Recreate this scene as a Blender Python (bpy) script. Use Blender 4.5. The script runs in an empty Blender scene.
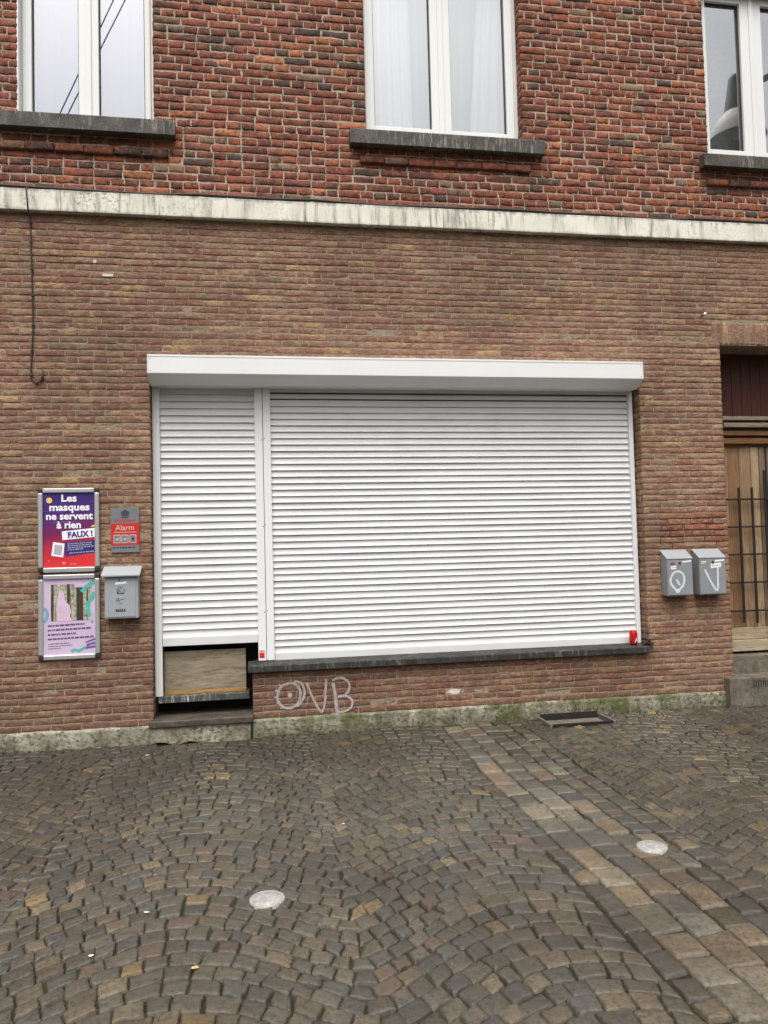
import bpy, math, random
import numpy as np
from mathutils import Vector, Matrix

random.seed(11)
rng = np.random.default_rng(11)
S = bpy.context.scene
COL = S.collection

# ------------------------------------------------------------------ camera
cam_d = bpy.data.cameras.new('camera')
cam = bpy.data.objects.new('camera', cam_d)
COL.objects.link(cam)
cam_d.sensor_width = 36.0
cam_d.lens = 770.0 / 1024.0 * 36.0
cam_d.clip_start = 0.05
cam_d.clip_end = 3000.0
_r = Vector((0.98628193, -0.16320494, -0.02474052))
_u = Vector((0.01751829, -0.04554443, 0.9988087))
_f = Vector((0.1641373, 0.98554039, 0.04206057))
cam.matrix_world = Matrix(((_r.x, _u.x, -_f.x, 0.0), (_r.y, _u.y, -_f.y, -6.0), (_r.z, _u.z, -_f.z, 1.45), (0, 0, 0, 1)))
S.camera = cam

# ------------------------------------------------------------------ world, sun, exposure
SUN_EL, SUN_AZ = math.radians(64), math.radians(195)     # azimuth clockwise from +Y (into the wall)
W = bpy.data.worlds.new('World')
S.world = W
W.use_nodes = True
nt = W.node_tree
bg = nt.nodes['Background']
sky = nt.nodes.new('ShaderNodeTexSky')
sky.sky_type = 'NISHITA'
sky.sun_disc = False
sky.sun_elevation = SUN_EL
sky.sun_rotation = SUN_AZ
sky.air_density = 1.0
sky.dust_density = 6.0
sky.ozone_density = 1.0
hsv = nt.nodes.new('ShaderNodeHueSaturation')
hsv.inputs['Saturation'].default_value = 0.22             # overcast: a nearly grey sky
nt.links.new(sky.outputs['Color'], hsv.inputs['Color'])
# a closed cloud cover is brighter overhead than near the horizon
tc = nt.nodes.new('ShaderNodeTexCoord')
sz = nt.nodes.new('ShaderNodeSeparateXYZ')
nt.links.new(tc.outputs['Generated'], sz.inputs[0])
mr = nt.nodes.new('ShaderNodeMapRange')
mr.inputs['From Min'].default_value = 0.0
mr.inputs['From Max'].default_value = 0.60
mr.interpolation_type = 'SMOOTHSTEP'
mr.inputs['To Min'].default_value = 0.06
mr.inputs['To Max'].default_value = 1.50
nt.links.new(sz.outputs[2], mr.inputs['Value'])
mu = nt.nodes.new('ShaderNodeVectorMath')
mu.operation = 'SCALE'
nt.links.new(hsv.outputs['Color'], mu.inputs[0])
nt.links.new(mr.outputs['Result'], mu.inputs['Scale'])
nt.links.new(mu.outputs['Vector'], bg.inputs['Color'])
bg.inputs['Strength'].default_value = 0.15
sun_d = bpy.data.lights.new('sun', 'SUN')
sun_d.energy = 0.6
sun_d.angle = math.radians(40)
sun_d.color = (1.0, 0.975, 0.94)
sun = bpy.data.objects.new('sun', sun_d)
COL.objects.link(sun)
sd = Vector((math.sin(SUN_AZ) * math.cos(SUN_EL), math.cos(SUN_AZ) * math.cos(SUN_EL), math.sin(SUN_EL)))
sun.rotation_euler = sd.to_track_quat('Z', 'Y').to_euler()
sun.location = sd * 40
S.view_settings.view_transform = 'Standard'
S.view_settings.look = 'None'
S.view_settings.gamma = 1.0
S.view_settings.use_curve_mapping = False
S.view_settings.exposure = 0.32

# ------------------------------------------------------------------ helpers
def srgb(r, g, b):
    f = lambda c: (c / 255 / 12.92) if c / 255 <= 0.04045 else ((c / 255 + 0.055) / 1.055) ** 2.4
    return (f(r), f(g), f(b))

class NT:
    """small wrapper for building node materials"""
    def __init__(s, name, rough=0.6, metal=0.0, spec=0.5):
        s.m = bpy.data.materials.new(name)
        s.m.use_nodes = True
        s.t = s.m.node_tree
        s.b = s.t.nodes['Principled BSDF']
        s.b.inputs['Roughness'].default_value = rough
        s.b.inputs['Metallic'].default_value = metal
        s.b.inputs['Specular IOR Level'].default_value = spec
        s.co = s.t.nodes.new('ShaderNodeTexCoord').outputs['Object']
    def n(s, typ, **kw):
        nd = s.t.nodes.new(typ)
        for k, v in kw.items():
            setattr(nd, k, v)
        return nd
    def l(s, a, b):
        s.t.links.new(a, b)
    def mapped(s, scale=(1, 1, 1), vec=None):
        mp = s.n('ShaderNodeMapping')
        mp.inputs['Scale'].default_value = scale
        s.l(vec or s.co, mp.inputs['Vector'])
        return mp.outputs['Vector']
    def noise(s, scale, detail=4, rough=0.55, stretch=None, vec=None, dist=0.0):
        nd = s.n('ShaderNodeTexNoise')
        nd.inputs['Scale'].default_value = scale
        nd.inputs['Detail'].default_value = detail
        nd.inputs['Roughness'].default_value = rough
        nd.inputs['Distortion'].default_value = dist
        s.l(s.mapped(stretch, vec) if stretch else (vec or s.co), nd.inputs['Vector'])
        return nd.outputs['Fac']
    def ramp(s, fac, stops):
        r = s.n('ShaderNodeValToRGB')
        e = r.color_ramp.elements
        while len(e) < len(stops):
            e.new(0.5)
        for i, (p, c) in enumerate(stops):
            e[i].position = p
            e[i].color = (c if len(c) == 4 else (*c, 1)) if not isinstance(c, (int, float)) else (c, c, c, 1)
        s.l(fac, r.inputs['Fac'])
        return r.outputs['Color']
    def mix(s, fac, a, b, mode='MIX'):
        m = s.n('ShaderNodeMix', data_type='RGBA', blend_type=mode)
        if isinstance(fac, (int, float)): m.inputs[0].default_value = fac
        else: s.l(fac, m.inputs[0])
        for v, i in ((a, 6), (b, 7)):
            if isinstance(v, tuple): m.inputs[i].default_value = (*v[:3], 1)
            else: s.l(v, m.inputs[i])
        return m.outputs[2]
    def math(s, op, a, b=0.0):
        m = s.n('ShaderNodeMath', operation=op)
        for v, i in ((a, 0), (b, 1)):
            if isinstance(v, (int, float)): m.inputs[i].default_value = v
            else: s.l(v, m.inputs[i])
        return m.outputs[0]
    def xyz(s, vec=None):
        q = s.n('ShaderNodeSeparateXYZ')
        s.l(vec or s.co, q.inputs[0])
        return q.outputs
    def color(s, c):
        if isinstance(c, tuple): s.b.inputs['Base Color'].default_value = (*c[:3], 1)
        else: s.l(c, s.b.inputs['Base Color'])
        return s
    def rough(s, v):
        s.l(v, s.b.inputs['Roughness'])
        return s
    def bump(s, h, strength=0.3, dist=0.01):
        b = s.n('ShaderNodeBump')
        b.inputs['Strength'].default_value = strength
        b.inputs['Distance'].default_value = dist
        s.l(h, b.inputs['Height'])
        s.l(b.outputs['Normal'], s.b.inputs['Normal'])
        return s

def plain(name, c, rough=0.6, metal=0.0, var=0.12, scale=30, bump=0.0, spec=0.5):
    k = NT(name, rough, metal, spec)
    k.color(k.mix(k.ramp(k.noise(scale), [(0.3, 0.0), (0.7, 1.0)]), tuple(x * (1 - var) for x in c), tuple(min(1, x * (1 + var)) for x in c)))
    if bump: k.bump(k.noise(scale * 4), bump, 0.003)
    return k.m

def tag(o, label=None, cat=None, group=None, kind=None):
    if label: o['label'] = label
    if cat: o['category'] = cat
    if group: o['group'] = group
    if kind: o['kind'] = kind
    return o

def empty(name, loc=(0, 0, 0), parent=None):
    o = bpy.data.objects.new(name, None)
    o.location = loc
    o.empty_display_size = 0.1
    COL.objects.link(o)
    if parent: o.parent = parent
    return o

def world_loc(o):
    v = Vector(o.location)
    while o.parent:
        o = o.parent
        v = v + Vector(o.location)
    return v

class MB:
    """collects geometry in world coordinates; build() links it as ONE mesh object"""
    def __init__(s):
        s.v, s.f, s.mi, s.mats = [], [], [], []
    def add(s, vs, fs, mat):
        if mat not in s.mats: s.mats.append(mat)
        k, b = s.mats.index(mat), len(s.v)
        s.v += [tuple(p) for p in vs]
        s.f += [tuple(i + b for i in f) for f in fs]
        s.mi += [k] * len(fs)
        return s
    def box(s, x0, x1, y0, y1, z0, z1, mat):
        vs = [(x, y, z) for z in (z0, z1) for y in (y0, y1) for x in (x0, x1)]
        return s.add(vs, [(0, 2, 3, 1), (4, 5, 7, 6), (0, 1, 5, 4), (2, 6, 7, 3), (0, 4, 6, 2), (1, 3, 7, 5)], mat)
    def tube(s, pts, r, mat, n=8, cap=True):
        pts = [Vector(p) for p in pts]
        rs = r if isinstance(r, (list, tuple)) else [r] * len(pts)
        vs, fs, up = [], [], None
        for i, p in enumerate(pts):
            t = (pts[min(i + 1, len(pts) - 1)] - pts[max(i - 1, 0)]).normalized()
            if up is None: up = Vector((0, 0, 1)) if abs(t.z) < 0.9 else Vector((1, 0, 0))
            a = t.cross(up).normalized(); b = a.cross(t).normalized(); up = b
            for k in range(n):
                q = 2 * math.pi * k / n
                vs.append(p + (a * math.cos(q) + b * math.sin(q)) * rs[i])
        for i in range(len(pts) - 1):
            for k in range(n):
                fs.append((i * n + k, i * n + (k + 1) % n, (i + 1) * n + (k + 1) % n, (i + 1) * n + k))
        if cap:
            fs += [tuple(range(n))[::-1], tuple(range((len(pts) - 1) * n, len(pts) * n))]
        return s.add(vs, fs, mat)
    def lathe(s, prof, c, mat, n=32):
        vs, fs = [], []
        for (r, z) in prof:
            for k in range(n):
                q = 2 * math.pi * k / n
                vs.append((c[0] + r * math.cos(q), c[1] + r * math.sin(q), c[2] + z))
        for i in range(len(prof) - 1):
            for k in range(n):
                fs.append((i * n + k, i * n + (k + 1) % n, (i + 1) * n + (k + 1) % n, (i + 1) * n + k))
        return s.add(vs, fs, mat)
    def poly(s, pts, y, mat):
        """flat polygon on a plane facing the street; pts = (x, z) anticlockwise seen from the street"""
        return s.add([(x, y, z) for x, z in pts], [tuple(range(len(pts)))], mat)
    def prism_x(s, prof, x0, x1, mat, caps=True):
        """profile of (y, z) extruded along x"""
        n = len(prof)
        vs = [(x0, y, z) for y, z in prof] + [(x1, y, z) for y, z in prof]
        fs = [(i, (i + 1) % n, n + (i + 1) % n, n + i) for i in range(n)]
        if caps: fs += [tuple(range(n))[::-1], tuple(range(n, 2 * n))]
        return s.add(vs, fs, mat)
    def build(s, name, parent=None, smooth=False, bevel=0.0, loc=None, seg=2):
        o = bpy.data.objects.new(name, bpy.data.meshes.new(name))
        base = world_loc(parent) if parent else Vector((0, 0, 0))
        if loc is None: loc = base
        loc = Vector(loc)
        o.data.from_pydata([tuple(Vector(p) - loc) for p in s.v], [], s.f)
        for m in s.mats: o.data.materials.append(m)
        o.data.polygons.foreach_set('material_index', s.mi)
        if smooth: o.data.polygons.foreach_set('use_smooth', [True] * len(s.f))
        o.data.update()
        o.location = loc - base
        COL.objects.link(o)
        if parent: o.parent = parent
        if bevel:
            b = o.modifiers.new('bevel', 'BEVEL'); b.width = bevel; b.segments = seg; b.limit_method = 'ANGLE'
        return o

def text_geo(s, size, weight=0.0, spacing=1.0):
    """outline of a line of lettering, centred on its baseline"""
    cu = bpy.data.curves.new('lettering', 'FONT')
    cu.body = s; cu.size = size; cu.align_x = 'CENTER'; cu.offset = weight; cu.space_character = spacing
    cu.resolution_u = 4
    o = bpy.data.objects.new('lettering', cu); COL.objects.link(o)
    dg = bpy.context.evaluated_depsgraph_get()
    me = bpy.data.meshes.new_from_object(o.evaluated_get(dg))
    vs = [tuple(v.co) for v in me.vertices]; fs = [tuple(p.vertices) for p in me.polygons]
    bpy.data.objects.remove(o); bpy.data.curves.remove(cu); bpy.data.meshes.remove(me)
    return vs, fs

def add_text(mb, s, x, z, y, size, mat, weight=0.0, tilt=0.0, spacing=1.0, width=None):
    vs, fs = text_geo(s, size, weight, spacing)
    k = 1.0
    if width:
        xs = [v[0] for v in vs]; k = width / (max(xs) - min(xs))
    c, sn = math.cos(tilt), math.sin(tilt)
    mb.add([(x + v[0] * k * c - v[1] * sn, y, z + v[0] * k * sn + v[1] * c) for v in vs], fs, mat)

def ribbon(mb, pts, w, y, mat, closed=False, step=0.008):
    """a painted stroke lying on a wall plane"""
    P = [Vector((p[0], p[1])) for p in pts]
    # Catmull-Rom
    out = []
    n = len(P)
    rngi = range(n if closed else n - 1)
    for i in rngi:
        g = (lambda k: P[k % n]) if closed else (lambda k: P[max(0, min(n - 1, k))])
        p0, p1, p2, p3 = g(i - 1), g(i), g(i + 1), g(i + 2)
        m = max(2, int((p2 - p1).length / step))
        for j in range(m):
            t = j / m
            out.append(0.5 * ((2 * p1) + (p2 - p0) * t + (2 * p0 - 5 * p1 + 4 * p2 - p3) * t * t + (3 * p1 - p0 - 3 * p2 + p3) * t ** 3))
    if closed: out.append(out[0].copy())
    else: out.append(P[-1])
    vs, fs = [], []
    for i, p in enumerate(out):
        t = (out[min(i + 1, len(out) - 1)] - out[max(i - 1, 0)])
        if t.length < 1e-9: t = Vector((1, 0))
        t.normalize()
        q = Vector((-t.y, t.x)) * w / 2 * (0.85 + 0.3 * random.random())
        vs += [(p.x + q.x, y, p.y + q.y), (p.x - q.x, y, p.y - q.y)]
    for i in range(len(out) - 1):
        fs.append((2 * i, 2 * i + 1, 2 * i + 3, 2 * i + 2))
    mb.add(vs, fs, mat)

def disc(cx, cz, r, n=16, sx=1.0):
    return [(cx + r * sx * math.cos(2 * math.pi * k / n), cz + r * math.sin(2 * math.pi * k / n)) for k in range(n)]

def rect(x0, x1, z0, z1):
    return [(x0, z0), (x1, z0), (x1, z1), (x0, z1)]

# ---- many rounded blocks (bricks, setts) in one mesh
def pillows(name, quads, U, V, N, O, height, skirt, r, cols, mat, su, sv, lump=0.0, jit=0.0, parent=None, tilt=0.0):
    """quads: (n,4,2) corner coordinates anticlockwise in the U,V plane; blocks rise along N; height: array"""
    q = np.asarray(quads, float); n = len(q)
    su = np.asarray(su); sv = np.asarray(sv); a, b = len(su), len(sv)
    s, t = np.meshgrid(su, sv, indexing='ij')
    w = np.stack([(1 - s) * (1 - t), s * (1 - t), s * t, (1 - s) * t], -1)          # a,b,4
    pos = np.einsum('abk,nkd->nabd', w, q)
    lu = (np.linalg.norm(q[:, 1] - q[:, 0], axis=1) + np.linalg.norm(q[:, 2] - q[:, 3], axis=1)) / 2
    lv = (np.linalg.norm(q[:, 3] - q[:, 0], axis=1) + np.linalg.norm(q[:, 2] - q[:, 1], axis=1)) / 2
    def drop(e):
        x = np.clip(1 - e / r, 0, 1)
        return r * (1 - np.sqrt(np.maximum(0, 1 - x * x)))
    eu = np.minimum(s, 1 - s)[None] * lu[:, None, None]
    ev = np.minimum(t, 1 - t)[None] * lv[:, None, None]
    h = np.asarray(height)[:, None, None] - 0.75 * np.minimum(drop(eu) + drop(ev), r)
    if lump:
        ph = rng.uniform(0, 6.28, (n, 4, 1, 1)); am = rng.normal(0, lump, (n, 3, 1, 1))
        h = h + am[:, 0] * np.sin(3.1 * s + ph[:, 0]) + am[:, 1] * np.sin(3.3 * t + ph[:, 1]) + 0.6 * am[:, 2] * np.sin(6 * s + 5 * t + ph[:, 2])
        h = h + rng.normal(0, lump * 0.35, h.shape)
    if tilt:
        h = h + rng.normal(0, tilt, (n, 1, 1)) * (s - 0.5) + rng.normal(0, tilt, (n, 1, 1)) * (t - 0.5)
    if jit:
        edge = ((s == 0) | (s == 1) | (t == 0) | (t == 1))[None, :, :, None]
        pos = pos + np.where(edge, rng.normal(0, jit, pos.shape), 0)
    U, V, N, O = (np.asarray(x, float) for x in (U, V, N, O))
    top = O + pos[..., :1] * U + pos[..., 1:] * V + h[..., None] * N                 # n,a,b,3
    ring = [(i, 0) for i in range(a - 1)] + [(a - 1, j) for j in range(b - 1)] + [(i, b - 1) for i in range(a - 1, 0, -1)] + [(0, j) for j in range(b - 1, 0, -1)]
    ri = np.array([i * b + j for i, j in ring])
    top = top.reshape(n, a * b, 3)
    hr = h.reshape(n, a * b)[:, ri]
    low = top[:, ri] - (hr[..., None] - (np.asarray(height)[:, None, None] - skirt)) * N
    verts = np.concatenate([top, low], 1)
    m = a * b + len(ri)
    fs = []
    for i in range(a - 1):
        for j in range(b - 1):
            fs.append((i * b + j, (i + 1) * b + j, (i + 1) * b + j + 1, i * b + j + 1))
    L = len(ri)
    for k in range(L):
        fs.append((ri[k], a * b + k, a * b + (k + 1) % L, ri[(k + 1) % L]))
    fs = np.array(fs)
    allf = (fs[None] + (np.arange(n) * m)[:, None, None]).reshape(-1)
    me = bpy.data.meshes.new(name)
    me.vertices.add(n * m); me.vertices.foreach_set('co', verts.reshape(-1))
    nf = n * len(fs)
    me.loops.add(nf * 4); me.loops.foreach_set('vertex_index', allf.astype(np.int32))
    me.polygons.add(nf); me.polygons.foreach_set('loop_start', np.arange(0, nf * 4, 4, dtype=np.int32))
    me.polygons.foreach_set('use_smooth', np.ones(nf, bool))
    me.update(calc_edges=True)
    at = me.color_attributes.new('tone', 'FLOAT_COLOR', 'POINT')
    c = np.concatenate([np.asarray(cols, float), rng.random((n, 1))], 1)
    at.data.foreach_set('color', np.repeat(c, m, axis=0).reshape(-1))
    me.materials.append(mat)
    me.validate()
    o = bpy.data.objects.new(name, me); COL.objects.link(o)
    if parent: o.parent = parent
    return o

def join_meshes(objs, name):
    """merge the sheets of bricks of one wall into a single mesh object"""
    import bmesh
    bm = bmesh.new()
    for o in objs: bm.from_mesh(o.data)
    me = bpy.data.meshes.new(name); bm.to_mesh(me); bm.free()
    me.materials.append(objs[0].data.materials[0])
    out = bpy.data.objects.new(name, me); COL.objects.link(out)
    out.parent = objs[0].parent
    for o in objs:
        d = o.data; bpy.data.objects.remove(o); bpy.data.meshes.remove(d)
    return out

# ------------------------------------------------------------------ materials
def tone_nodes(k):
    at = k.n('ShaderNodeAttribute', attribute_name='tone')
    cv = k.n('ShaderNodeVectorMath', operation='SCALE')
    comb = k.n('ShaderNodeCombineXYZ')
    for i in range(3): k.l(at.outputs['Alpha'], comb.inputs[i])
    k.l(comb.outputs[0], cv.inputs[0]); cv.inputs['Scale'].default_value = 37.0
    ad = k.n('ShaderNodeVectorMath', operation='ADD')
    k.l(k.co, ad.inputs[0]); k.l(cv.outputs[0], ad.inputs[1])
    return at.outputs['Color'], ad.outputs[0], at.outputs['Alpha']

def mat_lower_brick():
    k = NT('rustic_brown_brick', 0.85, spec=0.25)
    col, vec, rnd = tone_nodes(k)
    red, och = srgb(138, 90, 76), srgb(180, 148, 114)
    n1 = k.noise(1.0, 3, 0.6, (14, 14, 26), vec)
    c = k.mix(k.ramp(n1, [(0.44, 0.0), (0.58, 0.85)]), col, red)
    n2 = k.noise(1.0, 3, 0.6, (20, 20, 60), vec)
    c = k.mix(k.ramp(n2, [(0.50, 0.0), (0.64, 0.8)]), c, och)
    n3 = k.noise(1.0, 4, 0.7, (45, 45, 160), vec)
    c = k.mix(k.ramp(n3, [(0.36, 0.0), (0.6, 1.0)]), k.mix(0.55, c, (0.05, 0.036, 0.028), 'MIX'), c)
    c = k.mix(k.ramp(k.noise(130, 4, 0.75, None, vec), [(0.55, 0.0), (0.72, 0.5)]), c, srgb(178, 158, 130))
    c = k.mix(k.ramp(k.noise(1.0, 4, 0.7, (16, 16, 34)), [(0.58, 0.0), (0.70, 0.35)]), c, srgb(136, 122, 104))
    # large weathering and the damp, dirty foot of the wall
    big = k.ramp(k.noise(0.9, 5, 0.6), [(0.34, 0.70), (0.64, 1.10)])
    c = k.mix(1.0, c, big, 'MULTIPLY')
    # grime running down from the ledge and beside the shutter box
    run = k.math('MULTIPLY', k.ramp(k.noise(1.0, 4, 0.65, (5, 5, 0.5)), [(0.46, 0.0), (0.66, 1.0)]), k.ramp(k.noise(0.7, 3), [(0.4, 0.0), (0.6, 1.0)]))
    c = k.mix(k.math('MULTIPLY', run, 0.35), c, srgb(84, 70, 60))
    z = k.xyz()[2]
    wob = k.math('ADD', z, k.math('MULTIPLY', k.math('SUBTRACT', k.noise(3.0, 4), 0.5), 0.5))
    damp = k.ramp(wob, [(0.16, 1.0), (0.62, 0.0)])
    c = k.mix(k.math('MULTIPLY', damp, 0.5), c, k.mix(0.5, c, srgb(74, 52, 46)))
    k.color(c)
    k.bump(k.noise(1.0, 5, 0.7, (50, 50, 150), vec), 0.8, 0.008)
    return k.m

def mat_upper_brick():
    k = NT('old_red_brick', 0.85, spec=0.25)
    col, vec, rnd = tone_nodes(k)
    c = k.mix(k.ramp(k.noise(20, 4, 0.6, None, vec), [(0.50, 0.0), (0.66, 0.7)]), col, srgb(164, 98, 66))
    c = k.mix(k.ramp(k.noise(1.0, 5, 0.65, (11, 11, 18), vec), [(0.50, 0.0), (0.64, 0.85)]), c, srgb(72, 58, 52))
    c = k.mix(k.ramp(k.noise(38, 5, 0.7, None, vec), [(0.34, 0.85), (0.50, 0.0)]), c, (0.040, 0.022, 0.016))
    c = k.mix(k.ramp(k.noise(90, 4, 0.7, None, vec), [(0.60, 0.0), (0.74, 0.5)]), c, srgb(186, 130, 100))
    big = k.ramp(k.noise(0.8, 5, 0.6), [(0.36, 0.78), (0.62, 1.05)])
    c = k.mix(1.0, c, big, 'MULTIPLY')
    k.color(c)
    k.bump(k.noise(55, 5, 0.7, None, vec), 0.7, 0.008)
    return k.m

def mat_mortar(name, a, b):
    k = NT(name, 0.95, spec=0.15)
    c = k.mix(k.ramp(k.noise(6, 5, 0.6), [(0.35, 0.0), (0.65, 1.0)]), a, b)
    c = k.mix(k.ramp(k.noise(45, 4, 0.7), [(0.35, 0.6), (0.55, 0.0)]), c, tuple(x * 0.45 for x in a))
    k.color(c); k.bump(k.noise(90, 4, 0.7), 0.8, 0.006)
    return k.m

def mat_sett():
    k = NT('wet_sett_stone', 0.4, spec=0.5)
    col, vec, rnd = tone_nodes(k)
    c = k.mix(k.ramp(k.noise(16, 5, 0.65, None, vec), [(0.35, 0.0), (0.68, 0.8)]), col, k.mix(1.0, col, (1.55, 1.45, 1.3), 'MULTIPLY'))
    c = k.mix(k.ramp(k.noise(60, 4, 0.7, None, vec), [(0.38, 0.55), (0.52, 0.0)]), c, (0.020, 0.017, 0.014))
    c = k.mix(k.ramp(k.noise(150, 3, 0.7, None, vec), [(0.58, 0.0), (0.72, 0.5)]), c, (0.20, 0.185, 0.155))
    # mud left in broad patches
    mud = k.ramp(k.noise(0.8, 5, 0.65), [(0.44, 0.0), (0.64, 0.62)])
    c = k.mix(mud, c, (0.040, 0.031, 0.021))
    # the setts turn darker to the left and towards the house, broken up by noise
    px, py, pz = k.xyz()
    darken = k.math('ADD', k.math('ADD', k.math('MULTIPLY', px, -0.22), k.math('MULTIPLY', py, 0.30)), k.math('MULTIPLY', k.noise(1.3, 5, 0.6), 1.1))
    c = k.mix(k.ramp(darken, [(0.0, 0.0), (0.75, 0.62)]), c, (0.030, 0.024, 0.018))
    k.color(c)
    k.rough(k.ramp(k.noise(5, 5, 0.7), [(0.35, 0.22), (0.65, 0.52)]))
    k.bump(k.noise(40, 7, 0.75, None, vec), 0.8, 0.007)
    return k.m

def mat_joint():
    k = NT('muddy_joint', 0.75, spec=0.3)
    c = k.mix(k.ramp(k.noise(1.1, 5, 0.6), [(0.44, 0.0), (0.58, 0.9)]), (0.020, 0.016, 0.011), (0.036, 0.042, 0.013))
    c = k.mix(k.ramp(k.noise(60, 4, 0.7), [(0.55, 0.0), (0.75, 0.7)]), c, (0.045, 0.036, 0.024))
    k.color(c); k.bump(k.noise(70, 4, 0.7), 0.8, 0.01)
    return k.m

def mat_ledge():
    k = NT('white_painted_concrete', 0.75, spec=0.3)
    base = srgb(230, 226, 212)
    streak = k.math('MULTIPLY', k.ramp(k.noise(1.0, 5, 0.7, (26, 26, 2.4)), [(0.48, 0.0), (0.66, 1.0)]), k.ramp(k.noise(1.6, 4, 0.6), [(0.36, 0.0), (0.52, 1.0)]))
    spots = k.math('MULTIPLY', k.ramp(k.noise(42, 4, 0.7), [(0.52, 0.0), (0.62, 1.0)]), k.ramp(k.noise(2.3, 4, 0.6), [(0.44, 0.0), (0.56, 1.0)]))
    c = k.mix(k.ramp(k.noise(5, 5, 0.6, (1, 1, 0.4)), [(0.4, 0.0), (0.7, 0.5)]), base, srgb(186, 180, 160))
    c = k.mix(k.math('MULTIPLY', streak, 0.8), c, srgb(92, 90, 78))
    c = k.mix(k.math('MULTIPLY', k.math('MULTIPLY', spots, 0.8), k.ramp(k.math('MULTIPLY', k.math('ADD', k.xyz()[0], 3.0), 0.25), [(0.30, 1.0), (0.75, 0.25)])), c, srgb(62, 60, 52))
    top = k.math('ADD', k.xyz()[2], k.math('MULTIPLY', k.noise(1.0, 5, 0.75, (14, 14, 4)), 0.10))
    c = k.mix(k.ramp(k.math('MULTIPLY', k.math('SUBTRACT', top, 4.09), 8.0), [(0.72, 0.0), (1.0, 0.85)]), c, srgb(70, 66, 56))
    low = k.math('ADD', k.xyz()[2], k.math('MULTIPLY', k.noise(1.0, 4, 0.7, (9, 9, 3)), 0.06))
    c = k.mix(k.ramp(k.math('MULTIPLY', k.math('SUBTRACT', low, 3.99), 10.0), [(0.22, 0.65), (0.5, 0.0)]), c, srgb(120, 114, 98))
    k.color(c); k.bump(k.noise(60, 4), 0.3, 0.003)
    return k.m

def mat_plinth():
    k = NT('mossy_concrete', 0.9, spec=0.25)
    c = k.mix(k.ramp(k.noise(7, 5, 0.65, (1, 1, 0.6)), [(0.35, 0.0), (0.65, 1.0)]), srgb(118, 112, 96), srgb(180, 174, 156))
    x = k.xyz()[0]
    zone = k.ramp(k.math('MULTIPLY', k.math('ADD', x, 4.0), 0.1), [(0.32, 0.25), (0.42, 0.6), (0.52, 1.0), (0.78, 0.9)])
    moss = k.math('MULTIPLY', k.ramp(k.noise(4.5, 6, 0.7, (1, 1, 0.7)), [(0.40, 0.0), (0.58, 1.0)]), zone)
    c = k.mix(k.math('MULTIPLY', moss, 0.92), c, srgb(82, 90, 44))
    c = k.mix(k.ramp(k.noise(38, 5, 0.7), [(0.36, 0.75), (0.52, 0.0)]), c, srgb(52, 48, 38))
    k.color(c); k.bump(k.noise(40, 6, 0.7), 0.9, 0.012)
    return k.m

def mat_stone(name, a, b, drip=0.0, dripc=None):
    k = NT(name, 0.7, spec=0.4)
    c = k.mix(k.ramp(k.noise(9, 6, 0.7), [(0.32, 0.0), (0.68, 1.0)]), a, b)
    c = k.mix(k.ramp(k.noise(70, 4, 0.7), [(0.35, 0.55), (0.55, 0.0)]), c, tuple(v * 0.35 for v in a))
    if drip:
        d = k.math('MULTIPLY', k.ramp(k.noise(1.0, 4, 0.75, (40, 40, 5)), [(0.52, 0.0), (0.64, 1.0)]), k.ramp(k.noise(4, 3), [(0.40, 0.0), (0.56, 1.0)]))
        c = k.mix(k.math('MULTIPLY', d, drip), c, dripc)
    k.color(c); k.bump(k.noise(50, 5, 0.7), 0.6, 0.006)
    k.rough(k.ramp(k.noise(12, 4), [(0.3, 0.45), (0.7, 0.8)]))
    return k.m

def mat_paint_white(name, c, dirt=0.25, rough=0.38):
    k = NT(name, rough, spec=0.4)
    d = k.ramp(k.noise(1.3, 6, 0.65, (1.4, 1, 1)), [(0.46, 0.0), (0.74, dirt)])
    cc = k.mix(d, c, tuple(x * 0.74 for x in c))
    sc = k.math('MULTIPLY', k.ramp(k.noise(1.0, 3, 0.7, (120, 30, 9), dist=1.5), [(0.62, 0.0), (0.70, 1.0)]), k.ramp(k.noise(2.2, 3), [(0.55, 0.0), (0.62, 1.0)]))
    cc = k.mix(k.math('MULTIPLY', sc, dirt), cc, (0.30, 0.29, 0.27))
    k.color(cc)
    return k.m

def mat_wood(name, a, b, dark, grain=(50, 50, 2.5), rough=0.55):
    k = NT(name, rough, spec=0.35)
    g = k.noise(1.0, 5, 0.65, grain, dist=0.8)
    c = k.mix(k.ramp(g, [(0.32, 0.0), (0.68, 1.0)]), a, b)
    c = k.mix(k.ramp(k.noise(1.0, 4, 0.7, tuple(q * 3 for q in grain)), [(0.36, 0.6), (0.5, 0.0)]), c, dark)
    k.color(c); k.bump(g, 0.25, 0.003)
    return k.m

def mat_glass():
    k = NT('window_glass', 0.02)
    t = k.t
    tr = k.n('ShaderNodeBsdfTransparent'); tr.inputs['Color'].default_value = (0.93, 0.95, 0.94, 1)
    gl = k.n('ShaderNodeBsdfGlossy'); gl.inputs['Roughness'].default_value = 0.0
    lw = k.n('ShaderNodeLayerWeight')
    f2 = k.math('ADD', 0.42, k.math('MULTIPLY', k.math('POWER', lw.outputs['Facing'], 4.0), 0.58))
    mx = k.n('ShaderNodeMixShader')
    k.l(f2, mx.inputs[0]); k.l(tr.outputs[0], mx.inputs[1]); k.l(gl.outputs[0], mx.inputs[2])
    k.l(mx.outputs[0], t.nodes['Material Output'].inputs['Surface'])
    return k.m

def mat_voile(name, c):
    k = NT(name, 0.9, spec=0.1)
    k.color(k.mix(k.ramp(k.noise(1.0, 3, 0.5, (30, 30, 0.8)), [(0.3, 0.0), (0.7, 1.0)]), tuple(x * 0.85 for x in c), c))
    return k.m

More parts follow.
